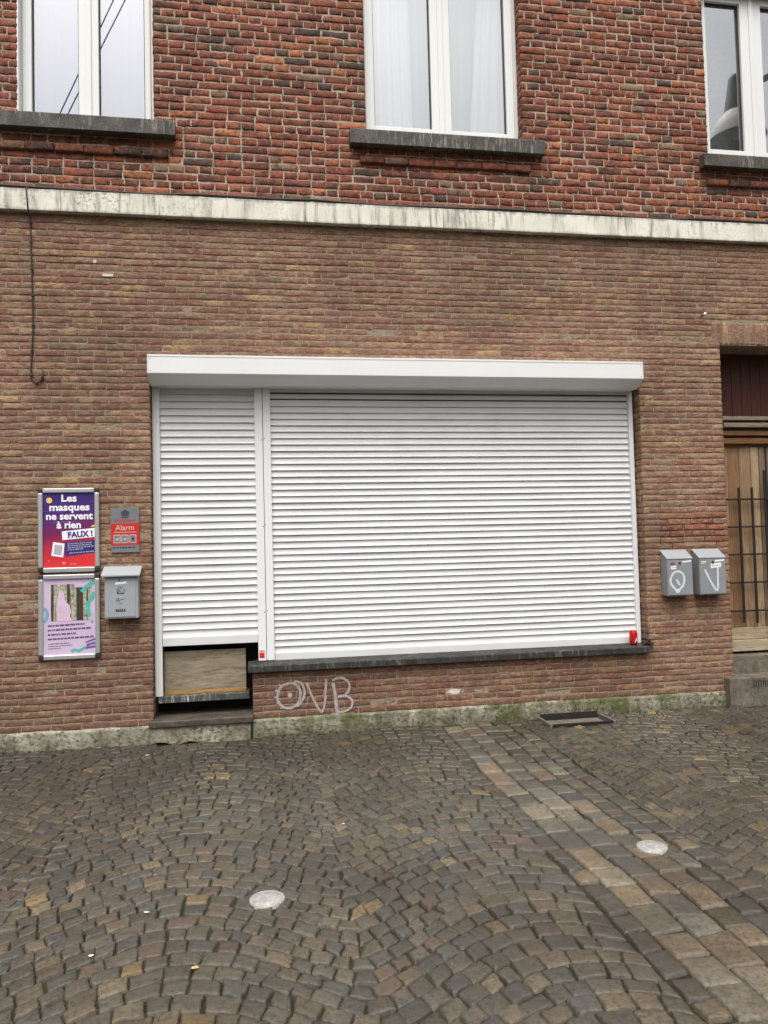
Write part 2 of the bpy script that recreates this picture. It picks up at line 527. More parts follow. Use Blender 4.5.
def mat_spray(name, c, thr=0.40):
    k = NT(name, 0.8, spec=0.2)
    k.color(c)
    tr = k.n('ShaderNodeBsdfTransparent')
    mx = k.n('ShaderNodeMixShader')
    f = k.ramp(k.noise(42, 4, 0.7), [(thr, 0.45), (thr + 0.3, 0.85)])
    k.l(f, mx.inputs[0]); k.l(tr.outputs[0], mx.inputs[1]); k.l(k.b.outputs[0], mx.inputs[2])
    k.l(mx.outputs[0], k.t.nodes['Material Output'].inputs['Surface'])
    return k.m

M = {}
M['lbrick'] = mat_lower_brick()
M['ubrick'] = mat_upper_brick()
M['lmortar'] = mat_mortar('beige_grey_mortar', srgb(136, 124, 104), srgb(164, 150, 128))
M['umortar'] = mat_mortar('pale_lime_mortar', srgb(168, 150, 128), srgb(198, 182, 160))
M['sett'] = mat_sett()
M['joint'] = mat_joint()
M['ledge'] = mat_ledge()
M['plinth'] = mat_plinth()
M['sill'] = mat_stone('weathered_bluestone', srgb(58, 56, 50), srgb(92, 87, 77), 0.8, srgb(146, 142, 130))
M['darksill'] = mat_stone('dark_wet_bluestone', srgb(36, 35, 33), srgb(60, 58, 54), 0.4, srgb(150, 148, 140))
M['stone'] = mat_stone('grey_step_stone', srgb(86, 80, 69), srgb(130, 122, 107), 0.6, srgb(70, 64, 54))
M['slab'] = mat_stone('dirty_slab_stone', srgb(58, 50, 42), srgb(98, 88, 76), 0.4, srgb(46, 40, 34))
M['drip'] = mat_stone('paint_dripped_stone', srgb(60, 62, 58), srgb(92, 94, 90), 0.9, srgb(196, 196, 186))
M['white'] = mat_paint_white('white_enamel', (0.78, 0.78, 0.77), 0.18)
M['slat'] = mat_paint_white('white_slat_enamel', (0.67, 0.67, 0.66), 0.38)
M['pvc'] = mat_paint_white('white_window_plastic', (0.80, 0.80, 0.77), 0.10, 0.3)
M['black'] = plain('black_void_paint', (0.012, 0.011, 0.010), 0.8)
M['slot'] = plain('brown_slot_backing', (0.07, 0.055, 0.042), 0.8)  # even brown of the sheet behind the slats, seen through the top slots
M['gasket'] = plain('black_rubber', (0.02, 0.02, 0.02), 0.5)
M['glass'] = mat_glass()
M['room'] = plain('dim_room_plaster', (0.28, 0.29, 0.29), 0.9)
M['voile'] = mat_voile('white_voile', (0.52, 0.55, 0.55))
M['lilac'] = mat_voile('lavender_voile', (0.17, 0.18, 0.33))
M['blind'] = mat_voile('pale_blind_cloth', (0.26, 0.29, 0.29))
M['oak'] = mat_wood('honey_door_wood', srgb(126, 98, 68), srgb(164, 138, 106), srgb(80, 58, 38))
M['oak_warm'] = mat_wood('warm_door_wood', srgb(118, 88, 58), srgb(148, 114, 80), srgb(72, 50, 34))
M['oak_pale'] = mat_wood('pale_door_wood', srgb(150, 124, 92), srgb(180, 156, 124), srgb(100, 76, 50))
M['oak_dull'] = mat_wood('dull_door_wood', srgb(104, 86, 66), srgb(136, 116, 92), srgb(66, 52, 40))
M['oak_old'] = mat_wood('weathered_door_wood', srgb(150, 132, 106), srgb(184, 168, 142), srgb(104, 86, 64), (2.5, 50, 50))
M['oak_dark'] = mat_wood('brown_moulding_wood', srgb(96, 64, 38), srgb(132, 94, 58), srgb(52, 32, 20), (2.5, 50, 50))
M['oak_grey'] = mat_wood('greyed_moulding_wood', srgb(116, 106, 90), srgb(150, 140, 120), srgb(70, 60, 48), (2.5, 50, 50))
M['mahog'] = mat_wood('dark_red_panel_wood', srgb(58, 28, 18), srgb(84, 42, 27), srgb(30, 14, 10))
M['ply'] = mat_wood('dirty_plywood', srgb(122, 110, 90), srgb(152, 142, 122), srgb(92, 76, 54), (3, 20, 18), 0.8)
M['batten'] = mat_wood('yellow_batten_wood', srgb(150, 112, 58), srgb(182, 144, 84), srgb(90, 60, 30), (3, 40, 40), 0.8)
M['iron'] = plain('rusty_black_iron', srgb(44, 38, 34), 0.6, 0.4, 0.3, 60, 0.4)
M['alu'] = plain('brushed_aluminium', (0.62, 0.62, 0.61), 0.38, 0.75, 0.06)
M['steel'] = plain('worn_steel_disc', (0.40, 0.39, 0.37), 0.5, 0.35, 0.28, 60, 0.3)
M['grey1'] = plain('pale_grey_box_paint', srgb(156, 159, 160), 0.45, 0.0, 0.05, 12)
M['grey1b'] = plain('mid_grey_door_paint', srgb(152, 158, 161), 0.42, 0.0, 0.04, 12)
M['grey2'] = plain('slate_grey_box_paint', srgb(134, 137, 139), 0.42, 0.0, 0.07, 12)
M['grey2l'] = plain('light_grey_lid_paint', srgb(150, 152, 153), 0.4, 0.0, 0.05, 12)
M['signgrey'] = plain('sign_grey', srgb(112, 116, 118), 0.5, 0.0, 0.08, 40)
M['signdark'] = plain('sign_dark_grey', srgb(58, 64, 72), 0.5)
M['red'] = plain('sign_red', srgb(196, 34, 28), 0.45, 0.0, 0.08)
M['pinkred'] = plain('faded_red_lettering', srgb(172, 66, 66), 0.5)
M['signlight'] = plain('sign_light_grey', srgb(176, 170, 166), 0.5)
M['paper'] = plain('white_paper', srgb(232, 232, 232), 0.6, 0.0, 0.04)
M['cream'] = plain('cream_sticker', srgb(222, 214, 168), 0.6, 0.0, 0.04)
M['ink'] = plain('dark_ink', srgb(34, 34, 40), 0.6)
M['navy'] = plain('navy_print', srgb(52, 44, 112), 0.4)
M['yellow'] = plain('yellow_print', srgb(240, 196, 96), 0.4)
M['print_white'] = plain('white_print', srgb(240, 238, 244), 0.4, 0.0, 0.02)
M['palebar'] = plain('pale_print', srgb(172, 170, 186), 0.4, 0.0, 0.02)
M['pinkbar'] = plain('pink_print', srgb(236, 160, 160), 0.4, 0.0, 0.02)
M['teal'] = plain('teal_print', srgb(84, 176, 166), 0.4, 0.0, 0.08)
M['teal2'] = plain('blue_teal_print', srgb(110, 164, 190), 0.4, 0.0, 0.08)
M['violet'] = plain('violet_print', srgb(112, 86, 150), 0.4, 0.0, 0.08)
M['purpleink'] = plain('purple_ink', srgb(96, 72, 104), 0.5)
M['lilacpaper'] = plain('lilac_print', srgb(200, 180, 204), 0.4, 0.0, 0.06, 8)
M['pinkpaper'] = plain('pale_pink_print', srgb(208, 182, 204), 0.4, 0.0, 0.10, 14)
M['canred'] = plain('red_can_paint', srgb(190, 26, 30), 0.3, 0.3)
M['cable'] = plain('black_cable', (0.018, 0.017, 0.016), 0.6)
M['spray'] = mat_spray('white_wall_spray', srgb(200, 194, 190), 0.42)
M['spray2'] = mat_spray('white_box_spray', srgb(216, 220, 222), 0.10)
M['lampgrey'] = plain('pale_lamp_enamel', srgb(214, 216, 212), 0.5)
M['lampdark'] = plain('dark_lamp_enamel', srgb(62, 64, 66), 0.5)
M['leaf'] = plain('dead_leaf', srgb(44, 36, 28), 0.8)
M['dullsteel'] = plain('dull_steel', (0.20, 0.19, 0.17), 0.55, 0.4, 0.2, 60)
M['tanleaf'] = plain('tan_leaf', srgb(176, 158, 96), 0.7)
M['scrap'] = plain('damp_paper', srgb(206, 202, 190), 0.8, 0.0, 0.1, 80)
M['weed'] = plain('weed_green', srgb(84, 96, 48), 0.7)
M['plug'] = plain('pale_plaster', srgb(206, 198, 184), 0.8)
M['repairjoint'] = plain('dark_raked_joint', (0.045, 0.034, 0.026), 0.95, 0.0, 0.3, 60)
M['pit'] = plain('dark_pit_earth', (0.015, 0.013, 0.010), 0.9)

def mat_poster_grad():
    k = NT('purple_to_red_print', 0.25, spec=0.5)
    x, y, z = k.xyz()
    w = k.math('MULTIPLY', k.math('SUBTRACT', k.noise(1.0, 3, 0.5, (3, 3, 9)), 0.5), 0.22)
    h = k.math('ADD', k.math('MULTIPLY', z, 1.75), w)
    h = k.math('ADD', h, k.math('MULTIPLY', x, -0.25))
    c = k.ramp(h, [(0.04, srgb(214, 56, 58)), (0.22, srgb(184, 46, 66)), (0.40, srgb(122, 42, 84)), (0.60, srgb(84, 48, 108)), (0.82, srgb(62, 46, 116))])
    c = k.mix(k.ramp(k.noise(1.0, 3, 0.6, (2.5, 2.5, 26), dist=1.0), [(0.58, 0.0), (0.68, 0.4)]), c, srgb(150, 96, 150))
    k.color(c)
    return k.m
def mat_forest():
    k = NT('forest_photo_print', 0.3)
    c = k.mix(k.ramp(k.noise(40, 5, 0.7), [(0.35, 0.0), (0.65, 1.0)]), srgb(96, 94, 74), srgb(204, 200, 178))
    c = k.mix(k.ramp(k.noise(1.0, 2, 0.5, (48, 48, 1.2)), [(0.52, 0.0), (0.56, 0.95)]), c, srgb(58, 48, 42))
    c = k.mix(k.ramp(k.noise(30, 4, 0.6), [(0.6, 0.0), (0.68, 0.7)]), c, srgb(120, 76, 56))
    k.color(c)
    return k.m
M['grad'] = mat_poster_grad()
M['forest'] = mat_forest()

# ------------------------------------------------------------------ setting: ground and paving
def zg(x, y):
    """the paving climbs a little towards the house and to the right"""
    return 0.022 * np.clip((y + 1.6) / 1.6, 0, 1) + 0.003 * np.clip(x, 0, 5)

gr = MB().add([(-900, -900, -0.06), (900, -900, -0.06), (900, 900, -0.06), (-900, 900, -0.06)], [(0, 1, 2, 3)], M['joint']).build('ground')
tag(gr, kind='structure')

GR = (2.20, 2.735, -0.315)                       # light well at the wall: x0, x1, y front
def cobbles():
    quads, cols, hs = [], [], []
    def tone(kind):
        t = random.random()
        if kind == 'band':
            base = [(0.185, 0.165, 0.132), (0.140, 0.138, 0.124), (0.190, 0.150, 0.108), (0.105, 0.100, 0.090)][int(t * 4)]
        elif t < 0.55: base = (0.078, 0.070, 0.058)
        elif t < 0.74: base = (0.066, 0.066, 0.061)
        elif t < 0.88: base = (0.098, 0.084, 0.062)
        elif t < 0.94: base = (0.092, 0.070, 0.057)
        elif t < 0.985: base = (0.128, 0.106, 0.074)
        else: base = (0.170, 0.126, 0.070)
        k = random.uniform(0.68, 1.08)
        return [b * k * w for b, w in zip(base, (1.02, 1.0, 0.91))]
    def put(c4, kind, inset):
        c4 = [Vector(c) for c in c4]
        m = sum(c4, Vector((0, 0))) / 4
        if m.y > -0.02: return
        if -0.86 < m.x < 0.0 and m.y > -0.09: return
        if GR[0] - 0.03 < m.x < GR[1] + 0.03 and m.y > GR[2] - 0.03: return
        if 3.84 < m.x < 5.3 and m.y > -0.12: return
        area = abs(sum(c4[i].x * c4[(i + 1) % 4].y - c4[(i + 1) % 4].x * c4[i].y for i in range(4))) / 2
        if area < 0.0012 or min((c4[i] - c4[(i + 1) % 4]).length for i in range(4)) < 0.010: return
        out = []
        for c in c4:
            d = m - c
            L = d.length
            q = c + d / L * min(inset * 1.35, L * 0.4) + Vector((random.gauss(0, 0.0032), random.gauss(0, 0.0032)))
            q.y = min(q.y, -0.012)
            out.append((q.x, q.y))
        quads.append(out); cols.append(tone(kind))
        hs.append(random.gauss(0.0, 0.0022) + float(zg(m.x, m.y)))
        if min((m - Vector(d)).length for d in ((0.018, -2.716), (1.801, -2.582))) < 0.15: hs[-1] = float(zg(m.x, m.y)) - 0.004
    # scalloped rows of small setts, running on from arch to arch
    P = 1.35
    def scal(x, ph):
        t = abs(math.cos(math.pi * (x - ph) / P))
        return 0.35 * t ** 1.30
    def slope(x, ph):
        return (scal(x + 0.01, ph) - scal(x - 0.01, ph)) / 0.02
    dy = 0.091
    for (xa, xb, ph) in ((-5.0, 1.30, 1.02), (2.02, 7.3, 2.66)):
        y = -5.6
        row = 0
        while y < 0.5:
            wob = lambda x, yy: 0.010 * math.sin(x * 5.1 + yy * 3) + 0.007 * math.sin(x * 2.3 - yy * 9)
            x = xa - random.uniform(0, 0.09)
            def corner(x, up):
                m = slope(x, ph)
                if up:
                    sh = -m / (1 + m * m) * dy * 0.55
                    xx = min(max(x + sh, xa), xb)
                    return (xx, y + dy + scal(xx, ph) + wob(xx, y + dy))
                xx = min(max(x, xa), xb)
                return (xx, y + scal(xx, ph) + wob(xx, y))
            lean = 0.0
            while x < xb - 0.012:
                m = slope(x, ph)
                L = random.uniform(0.070, 0.114) / math.sqrt(1 + m * m)
                nx = x + L
                if nx > xb - 0.05: nx = xb + 0.15 if slope(xb, ph) > 0 else xb
                lean2 = random.gauss(0, 0.004)
                a, b = corner(x, 0), corner(min(nx, xb + .15), 0)
                c, d = corner(nx + lean2, 1), corner(x + lean, 1)
                put([a, b, c, d], 'fan', random.uniform(0.0022, 0.0042))
                x, lean = nx, lean2
            y += dy; row += 1
    # the straight strip of larger stones running out from the wall
    for (x0, x1, l0, l1, kind) in ((1.30, 1.395, 0.10, 0.16, 'fan'), (1.395, 1.535, 0.15, 0.24, 'band'), (1.535, 1.675, 0.14, 0.22, 'band'), (1.675, 1.80, 0.12, 0.20, 'mix'), (1.80, 1.91, 0.10, 0.17, 'mix2'), (1.91, 2.02, 0.09, 0.14, 'fan')):
        y = -5.6
        while y < 0.1:
            L = random.uniform(l0, l1)
            wob = lambda yy: 0.014 * math.sin(yy * 1.9 + 1) + 0.006 * math.sin(yy * 6)
            kd = {'mix': random.choice(['band', 'band', 'fan']), 'mix2': random.choice(['band', 'fan', 'fan'])}.get(kind, kind)
            put([(x0 + wob(y), y), (x1 + wob(y), y + random.gauss(0, .010)), (x1 + wob(y + L), y + L + random.gauss(0, .010)), (x0 + wob(y + L), y + L)], kd, random.uniform(0.005, 0.009))
            y += L
    s = [0, 0.07, 0.28, 0.5, 0.72, 0.93, 1]
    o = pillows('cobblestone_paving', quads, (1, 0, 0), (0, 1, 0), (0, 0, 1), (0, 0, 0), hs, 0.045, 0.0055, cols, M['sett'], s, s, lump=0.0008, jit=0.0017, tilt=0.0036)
    tag(o, kind='structure')
cobbles()
def joint_sheet():
    # sandy bed between the setts, with the light well cut out
    mb = MB()
    xs = [-5.2, -4, -3, -2, -1, 0, 1, 1.6, GR[0], GR[1], 3.3, 4, 5, 6, 7.5]
    ys = [-5.8, -4, -3, -2, -1.6, -0.8, GR[2], 0.0]
    for i in range(len(xs) - 1):
        for j in range(len(ys) - 1):
            if xs[i] == GR[0] and ys[j] == GR[2]: continue
            q = [(xs[i], ys[j]), (xs[i + 1], ys[j]), (xs[i + 1], ys[j + 1]), (xs[i], ys[j + 1])]
            mb.add([(x, y, float(zg(x, y)) - 0.014) for x, y in q], [(0, 1, 2, 3)], M['joint'])
    tag(mb.build('paving_bed'), kind='structure')
joint_sheet()

# ------------------------------------------------------------------ the building
house = empty('brick_house', (0, 0, 0))
tag(house, 'brown and red brick house front with a closed white shop shutter', 'house')

XL, XR = -4.6, 7.6
DOORX = (3.965, 5.125)
SH = (-0.778, 3.204)                                   # shopfront opening
LOW_OPEN = [(SH[0], SH[1], 0.553, 2.93), (SH[0], -0.046, -1, 0.56), (DOORX[0], DOORX[1], -1, 3.095), (3.895, 5.195, 3.095, 3.296)]
WIN = [  # x0, x1 (opening), zsill, glass spans, zglass bottom, ztop
    dict(x0=-1.712, x1=-0.722, zs=4.735, gl=((-1.632, -1.289), (-1.141, -0.796)), zb=4.805, sill=(-1.885, -0.558, 4.620)),
    dict(x0=0.928, x1=2.248, zs=4.767, gl=((1.018, 1.500), (1.668, 2.149)), zb=4.880, sill=(0.790, 2.410, 4.650)),
    dict(x0=3.935, x1=5.010, zs=4.748, gl=((4.018, 4.357), (4.565, 4.905)), zb=4.868, sill=(3.845, 5.150, 4.640)),
]
ZT = 6.29
UP_OPEN = [(w['x0'], w['x1'], w['zs'] - 0.10, ZT) for w in WIN]

def cut(a, b, z, opens):
    """the parts of a course [a,b] at height z left by the openings"""
    segs = [(a, b)]
    for (x0, x1, z0, z1) in opens:
        if not (z0 < z < z1): continue
        nx = []
        for (p, q) in segs:
            if x1 <= p or x0 >= q: nx.append((p, q)); continue
            if x0 > p: nx.append((p, x0))
            if x1 < q: nx.append((x1, q))
        segs = nx
    return segs

def low_tone(x, z):
    t = random.random()
    if 3.33 < x < 3.93 and (1.33 < z < 1.62 or 0.80 < z < 0.955) and random.random() < 0.8:
        b = srgb(*random.choice([(150, 84, 66), (164, 96, 72), (138, 74, 60), (172, 120, 84)]))
        return b
    if t < 0.29: b = srgb(132, 92, 80)
    elif t < 0.62: b = srgb(142, 114, 93)
    elif t < 0.82: b = srgb(156, 126, 100)
    elif t < 0.93: b = srgb(130, 106, 90)
    else: b = srgb(172, 140, 100)
    k = random.uniform(1.05, 1.38)
    if z < 0.56 and -0.05 < x < 3.3: b = tuple(q * w for q, w in zip(b, (0.78, 0.68, 0.66)))
    return [q * k for q in b]

def up_tone():
    t = random.random()
    if t < 0.50: b = srgb(134, 78, 62)
    elif t < 0.74: b = srgb(114, 70, 60)
    elif t < 0.85: b = srgb(150, 90, 66)
    elif t < 0.89: b = srgb(170, 106, 72)
    elif t < 0.945: b = srgb(80, 68, 62)
    else: b = srgb(128, 106, 86)
    k = random.uniform(0.95, 1.32)
    return [q * k for q in b]

sheets = []
def lower_wall():
    Q, C, H = [], [], []
    pitch, course, j = 0.206, 0.0503, 0.0080
    k = 0
    z = 0.146
    while z < 3.985:
        zz = z + 0.0012 * math.sin(k)
        proud = random.gauss(0, 0.0010)
        off = (k % 2) * pitch / 2 + random.gauss(0, 0.012)
        for (p, q) in cut(XL, XR, z + course / 2, LOW_OPEN):
            x = XL - pitch + off + ((k * 37) % 7) * 0.004
            edges = [p]
            while x < q:
                if x > p + 0.035 and x < q - 0.035: edges.append(x + random.gauss(0, 0.003))
                x += pitch
            edges.append(q)
            for a, b in zip(edges[:-1], edges[1:]):
                m = (a + b) / 2
                if k == 2 and a < 1.60 and b > 1.46:
                    # a brick of this course is broken out
                    if a > 1.44: a = 1.60
                    else: b = 1.46
                    if b - a < 0.03: continue
                la = 0 if a == p and p > XL else j / 2
                lb = 0 if b == q and q < XR else j / 2
                dz = random.gauss(0, 0.0011)
                s_ = random.gauss(0, 0.0008)
                Q.append([(a + la, zz + j * .45 + dz - s_), (b - lb, zz + j * .45 + dz + s_), (b - lb, zz + course - j * .55 + dz + s_), (a + la, zz + course - j * .55 + dz - s_)])
                C.append(low_tone(m, z)); H.append(proud + random.gauss(0.0, 0.0010) if not (3.2 < m < 4.0 and 1.33 < z < 1.63) else random.uniform(0.0015, 0.0030))
        z += course; k += 1
    # bricks on end above the house door
    x = 3.895
    while x < 5.19:
        Q.append([(x + .004, 3.100), (x + .048, 3.100), (x + .048, 3.290), (x + .004, 3.290)])
        C.append([q * 1.0 for q in low_tone(0, 2)]); H.append(random.gauss(0.0, 0.001))
        x += 0.052
    sheets.append(pillows('brick_wall', Q, (1, 0, 0), (0, 0, 1), (0, -1, 0), (0, 0, 0), H, 0.014, 0.0024, C, M['lbrick'], [0, .02, .25, .5, .75, .98, 1], [0, .09, .5, .91, 1], lump=0.0006, jit=0.0010, tilt=0.0010, parent=house))
    # brick reveals of the openings: the right jamb of the shopfront, the left jamb of both doorways
    def jamb(x, nx, z0, z1, depth):
        Q, C, H = [], [], []
        k = int(round((z0 - 0.146) / course)); z = 0.146 + k * course
        while z < z1 - 0.02:
            e = [0.004, 0.10, depth] if k % 2 else [0.004, 0.05, depth]
            for a, b in zip(e[:-1], e[1:]):
                Q.append([(a, z + .004), (b - .008, z + .004), (b - .008, z + course - .005), (a, z + course - .005)])
                C.append(low_tone(0, 2)); H.append(random.gauss(0, .001))
            z += course; k += 1
        if nx < 0:
            Qn = [[(q[1][0], q[1][1]), (q[0][0], q[0][1]), (q[3][0], q[3][1]), (q[2][0], q[2][1])] for q in Q]
            U = (0, 1, 0)
            sheets.append(pillows('brick_wall', Qn, U, (0, 0, 1), (nx, 0, 0), (x, 0, 0), H, 0.013, 0.0035, C, M['lbrick'], [0, .04, .5, .96, 1], [0, .1, .5, .9, 1], lump=0.0008, jit=0.0008, parent=house))
        else:
            sheets.append(pillows('brick_wall', Q, (0, 1, 0), (0, 0, 1), (nx, 0, 0), (x, 0, 0), H, 0.013, 0.0035, C, M['lbrick'], [0, .04, .5, .96, 1], [0, .1, .5, .9, 1], lump=0.0008, jit=0.0008, parent=house))
    jamb(SH[1], -1, 0.553, 2.93, 0.17)
    jamb(SH[0], 1, 0.19, 2.93, 0.17)
    jamb(-0.046, -1, 0.19, 0.50, 0.30)
    jamb(DOORX[0], 1, 0.26, 3.09, 0.30)
    jamb(DOORX[1], -1, 0.26, 3.09, 0.30)
lower_wall()
join_meshes(sheets, 'brown_brick_wall').name = 'brown_brick_wall'

sheets = []
def upper_wall():
    Q, C, H = [], [], []
    course = 0.0622
    z = 4.165; k = 0
    corbels = [(-1.86, -0.585, 4.464), (0.87, 2.337, 4.510), (3.90, 5.10, 4.486)]
    while z < 7.4:
        hd = 0.110 if k % 2 else 0.220
        for (p, q) in cut(XL, XR, z + course / 2, UP_OPEN):
            x = XL - 0.3 + (0.055 if k % 2 else 0.0) + (0.110 if k % 4 == 0 else 0) + random.gauss(0, 0.006)
            edges = [p]
            while x < q:
                if x > p + 0.04 and x < q - 0.04: edges.append(x + random.gauss(0, 0.006))
                w = hd
                if random.random() < 0.05: w = 0.110 if hd > 0.2 else 0.165
                x += w
            edges.append(q)
            for a, b in zip(edges[:-1], edges[1:]):
                la = 0 if a == p and p > XL else 0.0052 + random.gauss(0, .0012)
                lb = 0 if b == q and q < XR else 0.0052 + random.gauss(0, .0012)
                dz, s_ = random.gauss(0, 0.0012), random.gauss(0, 0.0008)
                wave = 0.003 * math.sin(a * 1.7 + z * 2) + 0.0015 * math.sin(a * 4.1 + k)
                z0, z1 = z + .0048 + dz + wave + random.gauss(0, .0008), z + course - .0048 + dz + wave + random.gauss(0, .0008)
                Q.append([(a + la, z0 - s_), (b - lb, z0 + s_), (b - lb, z1 + s_), (a + la, z1 - s_)])
                C.append(up_tone()); H.append(random.gauss(0.0, 0.0014))
        z += course; k += 1
    sheets.append(pillows('red_brick_wall', Q, (1, 0, 0), (0, 0, 1), (0, -1, 0), (0, 0, 0), H, 0.02, 0.0055, C, M['ubrick'], [0, .04, .2, .4, .6, .8, .96, 1], [0, .12, .5, .88, 1], lump=0.0010, jit=0.0022, tilt=0.0014, parent=house))
    # the row of bricks standing proud under each window sill
    Q, C, H = [], [], []
    for (x0, x1, zc) in corbels:
        x = x0
        while x < x1 - 0.05:
            b = min(x + 0.205 + random.gauss(0, .006), x1)
            Q.append([(x + .004, zc), (b - .005, zc + random.gauss(0, .002)), (b - .005, zc + .056), (x + .004, zc + .055)])
            C.append([v * 0.8 for v in up_tone()]); H.append(0.030 + random.gauss(0, .002))
            x = b
    sheets.append(pillows('red_brick_wall', Q, (1, 0, 0), (0, 0, 1), (0, -1, 0), (0, 0, 0), H, 0.045, 0.007, C, M['ubrick'], [0, .05, .5, .95, 1], [0, .12, .5, .88, 1], lump=0.0018, jit=0.002, parent=house))
    for w in WIN:
        for x, nx in ((w['x0'], 1), (w['x1'], -1)):
            Q, C, H = [], [], []
            z = w['zs'] - 0.05
            k = 0
            while z < ZT:
                e = [0.006, 0.103] if k % 2 else [0.006, 0.06, 0.103]
                for a, b in zip(e[:-1], e[1:]):
                    c = [(a, z + .006), (b - .008, z + .006), (b - .008, z + course - .006), (a, z + course - .006)]
                    Q.append(c if nx > 0 else [c[1], c[0], c[3], c[2]])
                    C.append(up_tone()); H.append(random.gauss(0, .002))
                z += course; k += 1
            sheets.append(pillows('red_brick_wall', Q, (0, 1, 0), (0, 0, 1), (nx, 0, 0), (x, 0, 0), H, 0.016, 0.006, C, M['ubrick'], [0, .06, .5, .94, 1], [0, .12, .5, .88, 1], lump=0.001, jit=0.0015, parent=house))
upper_wall()
join_meshes(sheets, 'red_brick_wall').name = 'red_brick_wall'

def mortar(name, x0, x1, z0, z1, opens, mat, y, depth):
    """the bed behind the bricks, with real holes and thickness"""
    xs = sorted({x0, x1, *[v for o in opens for v in o[:2] if x0 < v < x1]})
    zs = sorted({z0, z1, *[v for o in opens for v in o[2:] if z0 < v < z1]})
    solid = lambda i, j: 0 <= i < len(xs) - 1 and 0 <= j < len(zs) - 1 and not any(o[0] - 1e-6 < (xs[i] + xs[i + 1]) / 2 < o[1] and o[2] < (zs[j] + zs[j + 1]) / 2 < o[3] for o in opens)
    mb = MB()
    e = 0.006
    for i in range(len(xs) - 1):
        for j in range(len(zs) - 1):
            if not solid(i, j): continue
            a, b, c, d = xs[i], xs[i + 1], zs[j], zs[j + 1]
            L = e if i > 0 and not solid(i - 1, j) else 0
            Rr = e if i < len(xs) - 2 and not solid(i + 1, j) else 0
            a2, b2 = a + L, b - Rr
            mb.poly(rect(a2, b2, c, d), y, mat)
            if not solid(i - 1, j): mb.add([(a2, y, c), (a2, y, d), (a2, depth, d), (a2, depth, c)], [(0, 1, 2, 3)], mat)
            if not solid(i + 1, j): mb.add([(b2, y, c), (b2, depth, c), (b2, depth, d), (b2, y, d)], [(0, 1, 2, 3)], mat)
            if not solid(i, j - 1): mb.add([(a2, y, c), (a2, depth, c), (b2, depth, c), (b2, y, c)], [(0, 1, 2, 3)], mat)
            if not solid(i, j + 1): mb.add([(a2, y, d), (b2, y, d), (b2, depth, d), (a2, depth, d)], [(0, 1, 2, 3)], mat)
    return mb.build(name, house)
mortar('mortar_bed', XL, XR, 0.0, 4.10, LOW_OPEN[:3], M['lmortar'], 0.0036, 0.34)
mortar('upper_mortar_bed', XL, XR, 4.10, 7.4, UP_OPEN, M['umortar'], 0.0058, 0.34)

# white string course and concrete plinth
def rough_strip(name, x0, x1, prof, mat, amp, nx=120, wear=0.0):
    """a long moulding whose (y,z) profile wavers a little along x; wear lifts its lower edge unevenly"""
    vs, fs = [], []
    n = len(prof)
    for i in range(nx + 1):
        x = x0 + (x1 - x0) * i / nx
        for kk, (y, z) in enumerate(prof):
            a = amp * (math.sin(x * 5.3 + kk) * 0.5 + math.sin(x * 13.7 + 2 * kk) * 0.3 + random.gauss(0, 0.35))
            up = wear * max(0, math.sin(x * 3.1) + 0.6 * math.sin(x * 11.3 + 1) + random.gauss(0, .25)) if kk in (0, n - 1) else 0
            vs.append((x, y + a * 0.6, z + a + up))
    for i in range(nx):
        for kk in range(n - 1):
            fs.append((i * n + kk, (i + 1) * n + kk, (i + 1) * n + kk + 1, i * n + kk + 1))
    return MB().add(vs, fs, mat).build(name, house, smooth=False)
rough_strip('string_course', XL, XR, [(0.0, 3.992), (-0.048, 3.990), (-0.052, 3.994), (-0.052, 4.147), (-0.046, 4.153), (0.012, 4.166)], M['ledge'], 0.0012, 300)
def plinth(x0, x1):
    return rough_strip('plinth', x0, x1, [(-0.012, -0.03), (-0.016, 0.03), (-0.020, 0.075), (-0.018, 0.132), (-0.012, 0.143), (0.006, 0.147)], M['plinth'], 0.0028, int((x1 - x0) / 0.03), 0.006)
plinth(XL, -0.80)
plinth(-0.05, 3.875)
plinth(5.22, XR)

